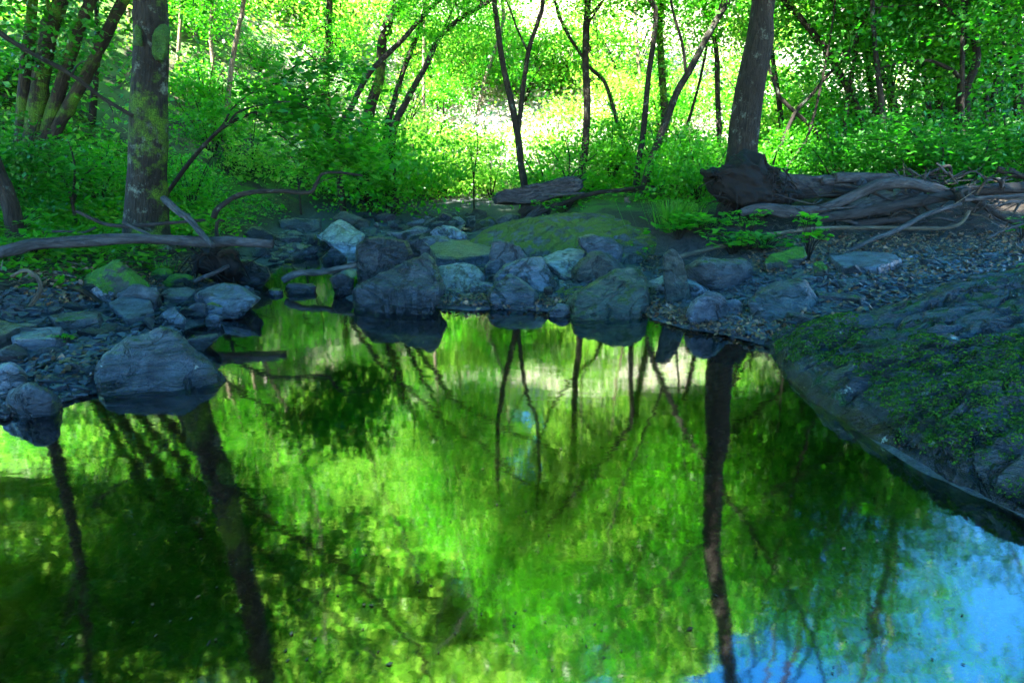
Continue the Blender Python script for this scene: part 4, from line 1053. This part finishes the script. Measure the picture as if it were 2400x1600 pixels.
log('brown stick lying behind the olive stone on the left bank', [(165, 671), (190, 679), (214, 694), (245, 716), (274, 724)], (14, 9), 'bark_moss', 3.4, 'stick', 'branch')
log('short grey stick below the dead root clump', [(455, 660), (475, 650), (500, 641), (536, 623)], (10, 8), 'driftwood', 4.0, 'stick', 'branch')
log('mossy stick bridging the shallow channel to the black boulder', [(664, 656), (694, 641), (725, 638), (755, 638), (801, 628), (838, 619)], (17, 13), 'log_moss', 4.35, 'mossy_stick', 'branch')
log('stub of wood jutting right from the dead root clump', [(515, 600), (530, 590), (550, 588), (556, 596)], (14, 10), 'bark_dark', 4.2, 'stick', 'branch')
# dead root clump under the left trunk
t = empty('root_clump', at(505, 640, 4.25), 'dark tangle of dead roots and dirt at the end of the left bank', 'root clump')
g = np.random.default_rng(33); mb = MB()
for k in range(46):
    a = at(g.uniform(440, 560), g.uniform(575, 640), 4.25 + g.uniform(-.1, .2)); dv = Vector((g.normal(0, .12), g.normal(0, .08), g.normal(-.02, .10)))
    mb.tube([a, a + dv * .6 + Vector((0, 0, g.normal(0, .03))), a + dv * 1.2], [g.uniform(.005, .013), .002], 5, .1, k, cap=False)
mb.build('roots', M['root'], t)
def clod(parent, px, D, T, seed, name='soil', mat='root', amp=2.2):
    g = np.random.default_rng(seed); out = []
    c = np.mean(px, 0)
    for p in px:
        for s, k in ((0, 1), (-1, .7), (1, .75)):
            q = c + (np.array(p) - c) * k; out.append(np.array(at(q[0], q[1], D + s * T * .5)))
    V, Fc = hull_np(np.array(out)); V, Fc = roughen(V, Fc, seed, .5, .014, 1, amp, .2)
    return link(name, mesh_np(name, V - np.array(parent.location), Fc), M[mat], parent)
clod(t, [(445, 640), (452, 600), (500, 575), (555, 590), (568, 640), (520, 655)], 4.4, .3, 3)

# fallen slab log in the middle
t = empty('fallen_log', at(1250, 480, 8), 'split slab of a fallen log jutting out over the far bank', 'log')
def slab(px, D, T, seed):
    out = []
    for p in px:
        for s in (-1, 1): out.append(np.array(at(p[0], p[1], D + s * T * .5)))
    c = np.mean(px, 0)
    V, Fc = hull_np(np.array(out)); V, Fc = roughen(V, Fc, seed, .6, .02, 1, .9, .9)
    return V, Fc
V, Fc = slab([(1157, 466), (1163, 452), (1185, 445), (1300, 436), (1345, 415), (1364, 424), (1362, 440), (1320, 464), (1240, 478), (1160, 478)], 8, .42, 8)
me = mesh_np('trunk', V - np.array(t.location), Fc)
a_ = me.attributes.new('tube', 'FLOAT_VECTOR', 'POINT'); a_.data.foreach_set('vector', np.ascontiguousarray(V[:, [2, 0, 1]], np.float32).ravel())
link('trunk', me, M['driftwood'], t)
mb = MB(); g = np.random.default_rng(3)
for k in range(14):
    a = at(1345 + g.uniform(-20, 12), 428 + g.uniform(-8, 10), 8 + g.uniform(-.15, .15))
    mb.tube([a, a + Vector((g.uniform(.02, .16), g.normal(0, .05), g.uniform(-.02, .12)))], [.018, .003], 5, .1, k)
mb.build('splinter', M['driftwood_dark'], t)
log('dark block of wood propping the slab log', [(1222, 506), (1236, 492), (1258, 482), (1275, 478)], (26, 20), 'bark_dark', 7.9, 'log', 'log')
log('long thin fallen branch reaching right from the slab log', [(1220, 518, 7.5), (1260, 500, 7.6), (1297, 486, 7.7), (1355, 463, 7.8), (1400, 452, 7.8), (1450, 446, 7.8), (1520, 440, 7.8), (1580, 440, 7.8)], (11, 9), 'bark_plain', None, 'dead_branch', 'branch', twigs=[([(1480, 444), (1500, 436), (1515, 430)], 4)])
log('short grey stick under the slab log', [(1225, 521, 7.3), (1243, 503, 7.4), (1266, 484, 7.5)], (9, 8), 'driftwood', None, 'stick', 'branch')
log('thin stick lying along the foot of the slab log', [(1270, 457), (1320, 456), (1370, 452)], (6, 5), 'driftwood', 7.6, 'stick', 'branch')
log('second stick propped below the slab log', [(1240, 512, 7.3), (1275, 492, 7.4), (1305, 478, 7.5)], (12, 9), 'driftwood_dark', None, 'stick', 'branch')
t = empty('root_clump', at(1598, 440, 7.9), 'spiky little root clump at the tip of the long thin branch', 'root clump')
mb = MB(); g = np.random.default_rng(14)
for k in range(26):
    a = at(1590 + g.uniform(-8, 10), 436 + g.uniform(-6, 8), 7.9); a2 = a + Vector((g.normal(.03, .11), g.normal(0, .08), g.normal(0, .11)))
    mb.tube([a, a.lerp(a2, .5) + Vector((0, 0, .02)), a2], [.018, .003], 5, .1, k, cap=False)
mb.build('roots', M['root'], t)
log('pale broken stump stub at the back of the mossy hump', [(1478, 500), (1473, 480), (1468, 462)], (18, 12), 'stick_pale', 7.75, 'stump', 'stump')

# the fallen tree with its root plate
t = empty('fallen_tree', at(1760, 500, 5.9), 'fallen dead tree with a big black upturned root plate', 'fallen tree')
clod(t, [(1636, 402), (1648, 392), (1700, 378), (1722, 372), (1745, 362), (1790, 370), (1832, 408), (1885, 462), (1868, 485), (1740, 496), (1712, 490), (1690, 452), (1652, 426)], 5.9, .55, 12, 'root_plate', 'root', 2.6)
mb = MB(); g = np.random.default_rng(4)
for k in range(130):
    a = at(g.uniform(1670, 1850), g.uniform(385, 480), 5.72 + g.uniform(-.1, .15)); dv = Vector((g.normal(-.02, .09), g.normal(-.05, .04), g.normal(-.02, .07)))
    mb.tube([a, a + dv * .6, a + dv + Vector((0, 0, -.02))], [g.uniform(.006, .016), .002], 5, .1, k, cap=False)
for k in range(9):
    a = at(1700 + g.uniform(-20, 30), 480, 5.8); mb.tube([a, a + Vector((g.normal(0, .05), -.05, -.10)), a + Vector((g.normal(0, .08), -.08, -.25))], [.03, .01], 6, .1, k)
mb.build('roots', M['root'], t)
mb = MB()
q = [at(1800, 432, 5.95), at(1870, 440, 6.0), at(1960, 442, 6.05), at(2060, 442, 6.1), at(2150, 448, 6.2)]
mb.tube(q, [.15, .095, .085, .08, .05], 16, .26, 5, knots=8)
mb.build('trunk', M['driftwood_dark'], t)
mb = MB()
for (a, b2, w) in (((1850, 424), (1960, 416), .028), ((1955, 418), (2100, 414), .05), ((2010, 420), (2030, 455), .05), ((1860, 440), (1990, 432), .03), ((1925, 425), (2060, 421), .04)):
    p0 = at(*a, 5.93); p1 = at(*b2, 5.97); mb.tube([p0, p0.lerp(p1, .5) + Vector((0, 0, .01)), p1], [w, w * .7], 8, .25, int(a[0]))
mb.build('bark', M['driftwood'], t)

log('curved grey log with a dog leg lying in front of the fallen tree', [(1736, 500), (1758, 492), (1791, 488), (1845, 494), (1906, 494), (1963, 475), (2021, 449), (2059, 434), (2116, 428), (2174, 439), (2230, 456), (2270, 462)], (19, 24, 25, 26, 22), 'driftwood', 5.5, sides=16)
log('straight grey log below the curved one in the debris pile', [(1908, 516), (1940, 510), (2000, 500), (2059, 490), (2155, 471), (2270, 450)], (20, 24), 'driftwood_dark', 5.42, sides=16)
log('short greenish log end between curved log and straight log', [(1990, 490, 5.75), (2040, 474, 5.75), (2100, 458, 5.8)], (30, 36), 'log_moss', None)
log('long thin pale stick lying flat below the debris pile', [(1590, 602, 4.6), (1715, 571, 4.85), (1814, 548, 5.0), (1925, 535, 5.05), (2080, 534, 5.05), (2230, 532, 5.05), (2272, 495, 5.1)], (10, 8), 'stick_pale', None, 'stick', 'branch', twigs=[([(1865, 540), (1880, 522), (1892, 505)], 4)])
log('grey bent stick slanting down onto the flat bare slab', [(1970, 598, 4.55), (2040, 563, 4.7), (2109, 536, 4.85), (2174, 502, 5.0), (2250, 478, 5.15)], (11, 10), 'driftwood', None, 'stick', 'branch')
log('thick dark log lying level at the right end of the pile', [(2255, 448), (2300, 446), (2430, 440)], (22, 26), 'driftwood_dark', 5.5, sides=14)
log('pale branch running right to the frame edge from the pile', [(2255, 468), (2320, 463), (2365, 462), (2430, 452)], (9, 8), 'driftwood', 5.2, 'dead_branch', 'branch', twigs=[([(2300, 465), (2312, 478), (2300, 490)], 5)])
log('dark branch slanting down right under the pile', [(2262, 455), (2300, 478), (2327, 497), (2390, 526), (2430, 545)], (15, 11), 'driftwood_dark', 5.3, 'dead_branch', 'branch')
log('broken log end lifted above the pile near the right edge', [(2335, 396), (2360, 402), (2410, 418), (2440, 424)], (13, 14), 'driftwood_dark', 6.6, 'log', 'log')
log('thin bent stick lying under the pile at the right frame edge', [(2310, 560), (2340, 545), (2375, 532), (2430, 518)], (6, 5), 'driftwood', 4.9, 'stick', 'branch')
log('knotty stub of branch sticking out in the heart of the pile', [(2248, 482), (2252, 465), (2246, 448)], (18, 12), 'bark_dark', 5.2, 'stump', 'stump')
log('dark round log half buried beneath the straight grey log', [(1995, 528), (2060, 520), (2130, 512)], (18, 16), 'driftwood_dark', 5.5)
g = np.random.default_rng(81)
twig_px = [([(2080, 415), (2180, 402), (2280, 425), (2260, 455), (2110, 440)], 26, 5.7), ([(1880, 470), (2050, 450), (2230, 500), (2180, 520), (1900, 500)], 14, 5.55), ([(2200, 470), (2400, 470), (2400, 560), (2230, 540)], 22, 5.3)]
for px, n, D in twig_px:
    for q in poly_in(px, n, g):
        a = at(q[0], q[1], D + g.uniform(-.2, .25)); an = g.uniform(0, 6.28); l = g.uniform(.08, .3)
        dv = Vector((math.cos(an) * l, math.sin(an) * l * .5, g.normal(.01, .10)))
        mb = MB(); mb.tube([a - dv * .5, a + Vector((0, 0, g.normal(0, .012))), a + dv * .5], [g.uniform(.005, .014), .003], 6, .1, int(q[0]))
        tag(mb.build('twig', M[['driftwood', 'stick_pale', 'driftwood_dark'][int(g.integers(3))]]), 'dry broken twig caught in the right hand debris pile', 'twig', 'twigs in the debris pile')
g = np.random.default_rng(83)
for px, n, D in (([(1860, 450), (2100, 420), (2420, 420), (2420, 560), (2200, 540), (1900, 520)], 34, 5.6), ([(2050, 405), (2420, 405), (2420, 450), (2100, 450)], 12, 6.2)):
    for q in poly_in(px, n, g):
        a = at(q[0], q[1], D + g.uniform(-.35, .4)); an = g.normal(0, .5) + (3.14 if g.random() < .5 else 0); l = g.uniform(.35, 1.0)
        dv = Vector((math.cos(an) * l, math.sin(an) * l * .6, g.normal(0, .10)))
        mb = MB(); r_ = g.uniform(.007, .020)
        k1 = Vector((g.normal(0, .03), g.normal(0, .03), g.normal(0, .03)))
        mb.tube([a - dv * .5, a - dv * .15 + k1, a + dv * .2 - k1, a + dv * .5], [r_, r_ * .9, r_ * .6, r_ * .3], 7, .15, int(q[0]), knots=3)
        e = a + dv * .2 - k1; mb.tube([e, e + dv * .15 + Vector((0, 0, g.uniform(.03, .12)))], [r_ * .5, r_ * .2], 5, .1, 3, cap=False)
        tag(mb.build('dead_branch', M[['driftwood', 'driftwood_dark', 'bark_dark'][int(g.integers(3))]]), 'bare dead branch tangled in the right hand debris pile', 'branch', 'branches tangled in the debris pile')
g = np.random.default_rng(82)
for px, n in (([(430, 530), (600, 590), (560, 680), (200, 690), (60, 620)], 22), ([(1480, 560), (1620, 600), (1640, 690), (1540, 650)], 14), ([(1660, 560), (2000, 540), (1900, 590), (1700, 600)], 10)):
    hp = hit(*poly_in(px, n, g).T)
    for h_ in hp:
        a = Vector(h_) + Vector((0, 0, .03)); an = g.uniform(0, 6.28); l = g.uniform(.10, .3)
        dv = Vector((math.cos(an) * l, math.sin(an) * l, g.normal(.02, .04)))
        mb = MB(); mb.tube([a - dv * .5, a + Vector((0, 0, .012)), a + dv * .5], [g.uniform(.003, .008), .002], 6, .1, int(l * 1e4))
        tag(mb.build('twig', M[['driftwood', 'stick_pale', 'bark_dark'][int(g.integers(3))]]), 'loose thin twig dropped on the stones of the bank', 'twig', 'twigs dropped on the banks')
# ------------------------------------------------------------------ shrubs
def shrub(label, px, py, D, sc, var, n=1, group=None):
    g = np.random.default_rng(int(px * 3 + py)); b = at(px, py, D); z = tz(b.x, b.y)
    t = empty('shrub', (b.x, b.y, z), label, 'shrub', group)
    mb = MB()
    for k in range(7):
        a = g.uniform(0, 6.28); e = Vector((b.x + math.cos(a) * .5 * sc, b.y + math.sin(a) * .4 * sc, z + sc * g.uniform(.5, 1.1)))
        s = Vector((b.x, b.y, z - .05)); mb.tube([s, s.lerp(e, .5) + Vector((0, 0, .1 * sc)), e], [.014 * sc, .004], 6, .05, k, cap=False)
    mb.build('stem', M['bark_dark'], t)
    for k in range(n):
        c = Vector((g.normal(0, .35) if k else 0, g.normal(0, .2) if k else 0, .55)) * sc
        o = link('foliage', CROWN[var], None, t, c); o.rotation_euler = (0, 0, g.uniform(0, 6.28)); o.scale = (sc,) * 3
shrub('bright yellow green bush spilling over the far creek bank', 980, 480, 12.0, 1.5, 'u', 2)
shrub('low sunlit bush left of the bright bush by the creek', 880, 490, 11.2, 1.1, 's', 2)
shrub('leafy bush at the foot of the leaning sheaf of stems', 860, 420, 10.0, 1.4, 's', 2)
shrub('pale bush lit warm behind the far pool', 1080, 470, 12.8, 1.2, 'u', 1)
shrub('rounded bush behind the slab log tip', 1150, 430, 12, 1.2, 'u', 1)
shrub('green bush filling the gap right of the forked Y tree', 1290, 425, 10.4, 1.1, 's', 1)
shrub('green bush under the thin curved stem', 1430, 425, 10, 1.1, 's', 2)
shrub('dark bush at the root of the dark leaning trunk', 1560, 450, 8.9, .9, 's', 2)
shrub('bush pressed against the left of the root plate', 1640, 440, 7.6, .8, 's', 2)
shrub('leafy bush on the left slope between the sunlit trunks', 590, 400, 10.2, .9, 'u', 1)
shrub('leafy bush below the warm sunlit leaning trunk', 500, 390, 10, .9, 's', 1)
shrub('dark bush right behind the thick left trunk', 440, 420, 8.0, .7, 's', 1)
shrub('dark bush left of the thick left trunk', 230, 440, 7.6, .8, 's', 1)
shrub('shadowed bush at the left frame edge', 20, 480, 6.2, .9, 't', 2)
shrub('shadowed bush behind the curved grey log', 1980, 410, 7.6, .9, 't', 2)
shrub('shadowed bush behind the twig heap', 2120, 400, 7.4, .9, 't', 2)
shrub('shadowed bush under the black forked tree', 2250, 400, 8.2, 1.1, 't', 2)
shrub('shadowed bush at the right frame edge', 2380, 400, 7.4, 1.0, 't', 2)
shrub('lit bush glimpsed right behind the root plate', 1860, 400, 8.8, .9, 's', 2)
g = np.random.default_rng(9)
for k in range(22):
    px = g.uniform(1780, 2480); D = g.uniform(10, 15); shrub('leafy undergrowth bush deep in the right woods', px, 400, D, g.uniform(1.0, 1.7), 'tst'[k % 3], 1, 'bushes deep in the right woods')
for k in range(13):
    px = g.uniform(-80, 760); D = g.uniform(10.5, 14); shrub('leafy undergrowth bush on the left slope', px, 400, D, g.uniform(.6, 1.05), 'stus'[k % 4], 1, 'bushes on the left slope')
for k in range(34):
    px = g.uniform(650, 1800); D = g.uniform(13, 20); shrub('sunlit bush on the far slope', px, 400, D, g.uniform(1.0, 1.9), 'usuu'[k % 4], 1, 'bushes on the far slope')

# ------------------------------------------------------------------ small plants
def blades(c, n, g, h, w, spread, curl=.5):
    """grass blades from a tuft centre"""
    a = g.uniform(0, 6.28, n); r = np.abs(g.normal(0, spread, n)); hh = h * g.uniform(.5, 1.2, n)
    b = np.stack([np.cos(a) * r, np.sin(a) * r, r * 0], 1) + c
    o = np.stack([np.cos(a), np.sin(a), a * 0], 1); s = np.stack([-np.sin(a), np.cos(a), a * 0], 1) * w
    m = b + o * (hh * .25 * curl)[:, None] + np.stack([a * 0, a * 0, hh * .65], 1)
    t = b + o * (hh * curl)[:, None] + np.stack([a * 0, a * 0, hh * (1 - .35 * curl)], 1)
    V = np.stack([b - s, b + s, m - s * .7, m + s * .7, t], 1).reshape(-1, 3)
    k = np.arange(n)[:, None] * 5
    return V, np.concatenate([k + np.array([[0, 1, 3]]), k + np.array([[0, 3, 2]]), k + np.array([[2, 3, 4]])])
def grass(label, px, py, n, h, spread):
    g = np.random.default_rng(int(px)); p = hit([px], [py])[0]
    V, Fc = blades(np.zeros(3), n, g, h, .004, spread, 1.25)
    tag(link('grass_tuft', mesh_np('grass_tuft', V, Fc, False), M['grassblade'], None, p - np.array([0, 0, .02])), label, 'grass tuft')
grass('big drooping tuft of grass at the right end of the mossy hump', 1575, 528, 260, .36, .13)
grass('smaller grass tuft left behind the big drooping one', 1610, 515, 160, .28, .10)
grass('thin grass tuft on the stones under the left log', 375, 640, 120, .14, .05)
def plant(label, px, py, n, h, r, L, mat='leaf_mid', D=None, name='seedling'):
    g = np.random.default_rng(int(px + py)); p = hit([px], [py])[0] if D is None else np.array(at(px, py, D))
    t = empty(name, p, label, 'plant'); mb = MB(); P = []
    for k in range(n):
        a = g.uniform(0, 6.28); e = np.array([math.cos(a) * r * g.uniform(.2, 1), math.sin(a) * r * g.uniform(.2, 1), h * g.uniform(.35, 1)])
        b = Vector(p); mb.tube([b - Vector((0, 0, .03)), b + Vector(e * np.array([.4, .4, .6])), b + Vector(e)], [.004, .002], 5, .02, k, cap=False)
        P.append(e + g.normal(0, 1, (5, 3)) * L * np.array([.55, .55, .12]))
    P = np.concatenate(P); V, Fc = leaf_cloud(P, g, L, L * .72, 2.2)
    mb.build('stem', M['bark_dark'], t); link('foliage', mesh_np('foliage', V, Fc, False), M[mat], t)
plant('bright broad leaved plant below the drooping grass', 1590, 560, 26, .22, .30, .085)
plant('broad leaved plant right of the drooping grass tuft', 1650, 550, 24, .2, .26, .085)
plant('seedlings with round leaves in front of the root plate', 1752, 560, 26, .26, .2, .05)
plant('dark seedlings crossing the long pale stick', 1715, 595, 34, .2, .28, .075)
plant('second patch of dark seedlings under the pale stick', 1790, 588, 30, .14, .34, .07, 'leaf_dark')
plant('upright green seedling above the moss ball stone', 1893, 610, 22, .34, .12, .06)
plant('small weed growing beside the sloping grey stone', 1500, 600, 14, .12, .12, .035)
plant('low weeds at the foot of the slab log', 1330, 492, 30, .22, .4, .06, 'leaf_mid')
plant('weeds draped over the sticks below the slab log', 1285, 500, 18, .18, .25, .055, 'leaf_mid', 7.4)
plant('little seedling poking out of the slates left of the biggest boulder', 150, 812, 7, .07, .05, .03)
plant('weeds at the very left under the long log', 95, 600, 20, .16, .3, .06, 'leaf_dark')
plant('green weeds round the foot of the leaning stem at far left', 40, 560, 26, .25, .3, .07, 'leaf_mid')
plant('weed at the right frame edge below the pile', 2395, 560, 14, .2, .16, .05)

# ------------------------------------------------------------------ things nobody could count
g = np.random.default_rng(17)
def ground_leaves(name, parts, L, mat, hmin, hmax, flat, seed, world=False, kind='stuff'):
    g = np.random.default_rng(seed); hp = []
    for p, k in parts:
        h_ = hit(*poly_in(p, k, g).T); hp.append(h_[np.isfinite(h_).all(1)])
    P = np.concatenate(hp)
    P = P + np.stack([g.normal(0, .03, len(P)), g.normal(0, .06, len(P)), hmin + (hmax - hmin) * g.random(len(P)) ** 1.5], 1)
    V, Fc = leaf_cloud(P, g, L, L * .68, flat)
    return tag(link(name, mesh_np(name, V, Fc, False), M[mat]), kind='stuff')
# leafy ground cover on both banks, in world space
def cover(name, n, x0, x1, y0, y1, dens, L, mat, hmax, seed, flat=1.4):
    g = np.random.default_rng(seed)
    x = g.uniform(x0, x1, n); y = g.uniform(y0, y1, n)
    k = g.random(n) < dens(x, y); x = x[k]; y = y[k]
    clump = np.clip(.6 + .9 * fbm(x, y, .8, seed, 3), .05, 1.3)
    P = np.stack([x, y, terrain(x, y) + hmax * clump * g.random(len(x)) ** 1.3 + .01], 1)
    V, Fc = leaf_cloud(P, g, L, L * .68, flat)
    return tag(link(name, mesh_np(name, V, Fc, False), M[mat]), kind='stuff')
def dens_left(x, y): return S((left_d(x, y) - .15) / .5) * S((y - 2.9) / .7) * np.clip(.62 + 1.3 * fbm(x, y, 1.3, 31, 3), .0, 1)
def dens_right(x, y): return right_m(x, y) * S((y - 7.0) / .8) * np.clip(.6 + 1.2 * fbm(x, y, 1.2, 32, 3), 0, 1)
def clear_at(x, y): return S((fbm(x, y, 4.5, 21, 3) + .45 + .55 * np.exp(-((x - 4) / 4.5) ** 2)) / .3) * S((hill_d(x, y) - .7) / .8) * np.exp(-((np.minimum(x + 1.5, 0)) / 3.0) ** 2)
def dens_hill(x, y): return S((hill_d(x, y) - .15) / .4) * np.clip(.75 + .8 * fbm(x, y, 1.6, 33, 3), .05, 1) * (1 - .8 * clear_at(x, y))
def dens_dry(x, y): return clear_at(x, y) * .75 + .12 * S((hill_d(x, y) - .3) / .4)
cover('ground_cover', 70000, -8, -1.6, 3, 9, dens_left, .055, 'leaf_ground', .20, 41)
cover('undergrowth', 60000, -.5, 9, 6.6, 13, dens_right, .06, 'leaf_mid', .28, 42)
cover('hillside_foliage', 150000, -17, 15, 7, 27, dens_hill, .095, 'leaf_light', .75, 43, .8)
cover('hillside_leaves', 90000, -17, 13, 7, 26, dens_hill, .09, 'leaf_mid', .9, 44, .8)
cover('dry_brush', 90000, -10, 15, 12, 27, dens_dry, .10, 'leaf_dry', .6, 45, .5)
ground_leaves('leaf_litter', [([(1000, 690), (1330, 700), (1340, 722), (1000, 716)], 420), ([(1480, 700), (1560, 715), (1720, 740), (1820, 760), (1800, 800), (1680, 775), (1500, 738)], 1100),
    ([(1700, 690), (1780, 740), (1960, 720), (1900, 770), (1810, 790)], 420), ([(1480, 590), (1560, 600), (1560, 640), (1500, 640)], 240), ([(1750, 560), (2400, 540), (2400, 640), (2000, 650), (1780, 640)], 4200), ([(1950, 645), (2300, 640), (2300, 700), (2000, 740), (1900, 740)], 900),
    ([(40, 640), (520, 600), (560, 660), (430, 690), (100, 720)], 2200), ([(80, 840), (240, 800), (220, 880), (100, 890)], 200), ([(180, 430), (290, 450), (300, 520), (170, 500)], 260), ([(560, 440), (700, 470), (640, 500), (540, 480)], 160)], .030, 'litter', .004, .022, 1.2, 51)


def ground_twigs(name, parts, seed):
    g = np.random.default_rng(seed); hp = []
    for p, k in parts:
        h_ = hit(*poly_in(p, k, g).T); hp.append(h_[np.isfinite(h_).all(1)])
    P = np.concatenate(hp); P[:, 2] += g.uniform(.004, .03, len(P))
    n = unit(np.c_[g.normal(0, .3, (len(P), 2)), np.ones(len(P))]); d = g.normal(0, 1, (len(P), 3)) * np.array([1, 1, .25]); d = unit(d - n * (d * n).sum(1)[:, None])
    L = g.uniform(.04, .22, len(P)); V, Fc = leaf_verts(P, n, d, L, .004 + L * .035, .25)
    return tag(link(name, mesh_np(name, V, Fc, False), M['twiglitter']), kind='stuff')
M['twiglitter'] = leaf_mat('twiglitter', (.02, .016, .012), (.13, .105, .08), (.01, .01, .01), (.03, .02, .01), .05, .7, .2)
ground_twigs('twig_litter', [([(1640, 520), (1900, 500), (2400, 470), (2400, 600), (1950, 600), (1650, 610)], 1500), ([(1480, 580), (1640, 590), (1640, 690), (1500, 690)], 260), ([(380, 560), (600, 590), (560, 680), (380, 660)], 300),
    ([(0, 600), (380, 580), (300, 660), (0, 680)], 350), ([(1000, 690), (1330, 700), (1330, 722), (1000, 716)], 160), ([(1490, 710), (1800, 750), (1800, 800), (1500, 738)], 300), ([(160, 430), (300, 440), (300, 540), (160, 520)], 250)], 78)

# fallen leaves and moss on the ledge
g = np.random.default_rng(55)
x = g.uniform(1.0, 3.4, 260); y = g.uniform(.9, 2.7, 260); z = ledge_z(x, y); k = (z > .03); k &= g.random(260) < .22
V, Fc = leaf_cloud(np.stack([x, y, z + .008], 1)[k], g, .035, .022, 2.5)
tag(link('leaf_litter', mesh_np('leaf_litter', V, Fc, False), M['litter']), kind='stuff')
n = 260000
x = g.uniform(1.0, 3.6, n); y = g.uniform(.6, 2.9, n); z = ledge_z(x, y)
xe = np.interp(y, ey, ex); d = x - xe
mk = fbm(x, y, .35, 57, 4) + 1.0 * np.exp(-((d - .17) / .27) ** 2) - .56 + .25 * fbm(x, y, .06, 58, 2)
k = (mk > 0) & (z > .02)
P = np.stack([x, y, z + .002], 1)[k]
V, Fc = leaf_cloud(P, g, .010, .006, .6)
M['moss'] = leaf_mat('moss', (.009, .042, .002), (.04, .115, .005), (.015, .08, .002), (.06, .18, .006), .25, .8, .2)
tag(link('moss', mesh_np('moss', V, Fc, False), M['moss']), kind='stuff')
# specks floating on the pool
q = poly_in([(500, 1050), (1750, 800), (1900, 1050), (2300, 1300), (2300, 1590), (100, 1590), (150, 1150)], 150, g)
P = np.array([[*gz(a, b), .002] for a, b in q])
V, Fc = leaf_verts(P, np.tile([0, 0, 1.0], (len(P), 1)), unit(np.c_[g.normal(0, 1, (len(P), 2)), np.zeros(len(P))]), .006 * g.uniform(.4, 1.6, len(P)), .004, 0)
tag(link('floating_specks', mesh_np('floating_specks', V, Fc, False), M['stick_pale']), kind='stuff')
q = poly_in([(430, 960), (700, 740), (1250, 740), (1700, 830), (1850, 1000), (2200, 1250), (1900, 1560), (300, 1560), (100, 1150)], 16, g)
P = np.array([[*gz(a, b), .003] for a, b in q])
V, Fc = leaf_verts(P, unit(np.c_[g.normal(0, .05, (len(P), 2)), np.ones(len(P))]), unit(np.c_[g.normal(0, 1, (len(P), 2)), np.zeros(len(P))]), .013 * g.uniform(.5, 1.3, len(P)), .007, .08)
tag(link('floating_leaves', mesh_np('floating_leaves', V, Fc, False), M['litter']), kind='stuff')
log('thin sunken twig bent up at the near bottom of the pool', [(455, 1600, .80), (462, 1560, .81), (478, 1520, .83), (492, 1500, .85)], (9, 5), 'stick_pale', None, 'twig', 'twig')
log('dark drowned branch on the pool bed at the lower left', [(660, 1410, 1.0), (760, 1370, 1.05), (860, 1300, 1.1)], (12, 8), 'bark_plain', None, 'sunken_branch', 'branch')
# ------------------------------------------------------------------ light, camera
SUN_DIR = Vector(SUN).normalized()
sd = bpy.data.lights.new('sun', 'SUN'); sd.energy = SUN_E; sd.angle = R(.5); sd.color = (1, .93, .80)
so = bpy.data.objects.new('sun', sd); COL.objects.link(so); so.rotation_euler = (-SUN_DIR).to_track_quat('-Z', 'Y').to_euler(); so.location = SUN_DIR * 40
w = bpy.data.worlds.new('World'); SC.world = w; w.use_nodes = True
nt = w.node_tree
for n in list(nt.nodes): nt.nodes.remove(n)
sk = nt.nodes.new('ShaderNodeTexSky'); sk.sky_type = 'NISHITA'; sk.sun_disc = False
sk.sun_elevation = math.asin(SUN_DIR.z); sk.sun_rotation = math.atan2(SUN_DIR.x, SUN_DIR.y)
sk.ozone_density = 1.8; sk.altitude = 500; sk.dust_density = .0; sk.air_density = 1.0
bg = nt.nodes.new('ShaderNodeBackground'); bg.inputs[1].default_value = SKY_E
ow = nt.nodes.new('ShaderNodeOutputWorld')
hs = nt.nodes.new('ShaderNodeHueSaturation'); hs.inputs['Saturation'].default_value = 1.4
nt.links.new(sk.outputs[0], hs.inputs['Color']); nt.links.new(hs.outputs[0], bg.inputs[0]); nt.links.new(bg.outputs[0], ow.inputs[0])
cam = bpy.data.cameras.new('camera'); cam.sensor_width = 36; cam.lens = F / 2400 * 36; cam.clip_start = .02; cam.clip_end = 500
cob = bpy.data.objects.new('camera', cam); COL.objects.link(cob)
cob.location = (0, 0, H); cob.rotation_euler = (R(90) - TH, 0, 0)
SC.camera = cob
SC.view_settings.view_transform = 'Standard'; SC.view_settings.look = 'None'; SC.view_settings.gamma = 1; SC.view_settings.use_curve_mapping = False
SC.view_settings.exposure = EXPO
SC.render.engine = 'CYCLES'
c = SC.cycles
c.use_denoising = True
try: c.denoiser = 'OPENIMAGEDENOISE'; c.denoising_input_passes = 'RGB_ALBEDO_NORMAL'; c.denoising_prefilter = 'ACCURATE'
except Exception: pass
c.max_bounces = 8; c.diffuse_bounces = 4; c.glossy_bounces = 3; c.transmission_bounces = 4; c.transparent_max_bounces = 8
c.sample_clamp_indirect = 6; c.use_adaptive_sampling = True; c.adaptive_threshold = .02
c.caustics_reflective = False; c.caustics_refractive = False
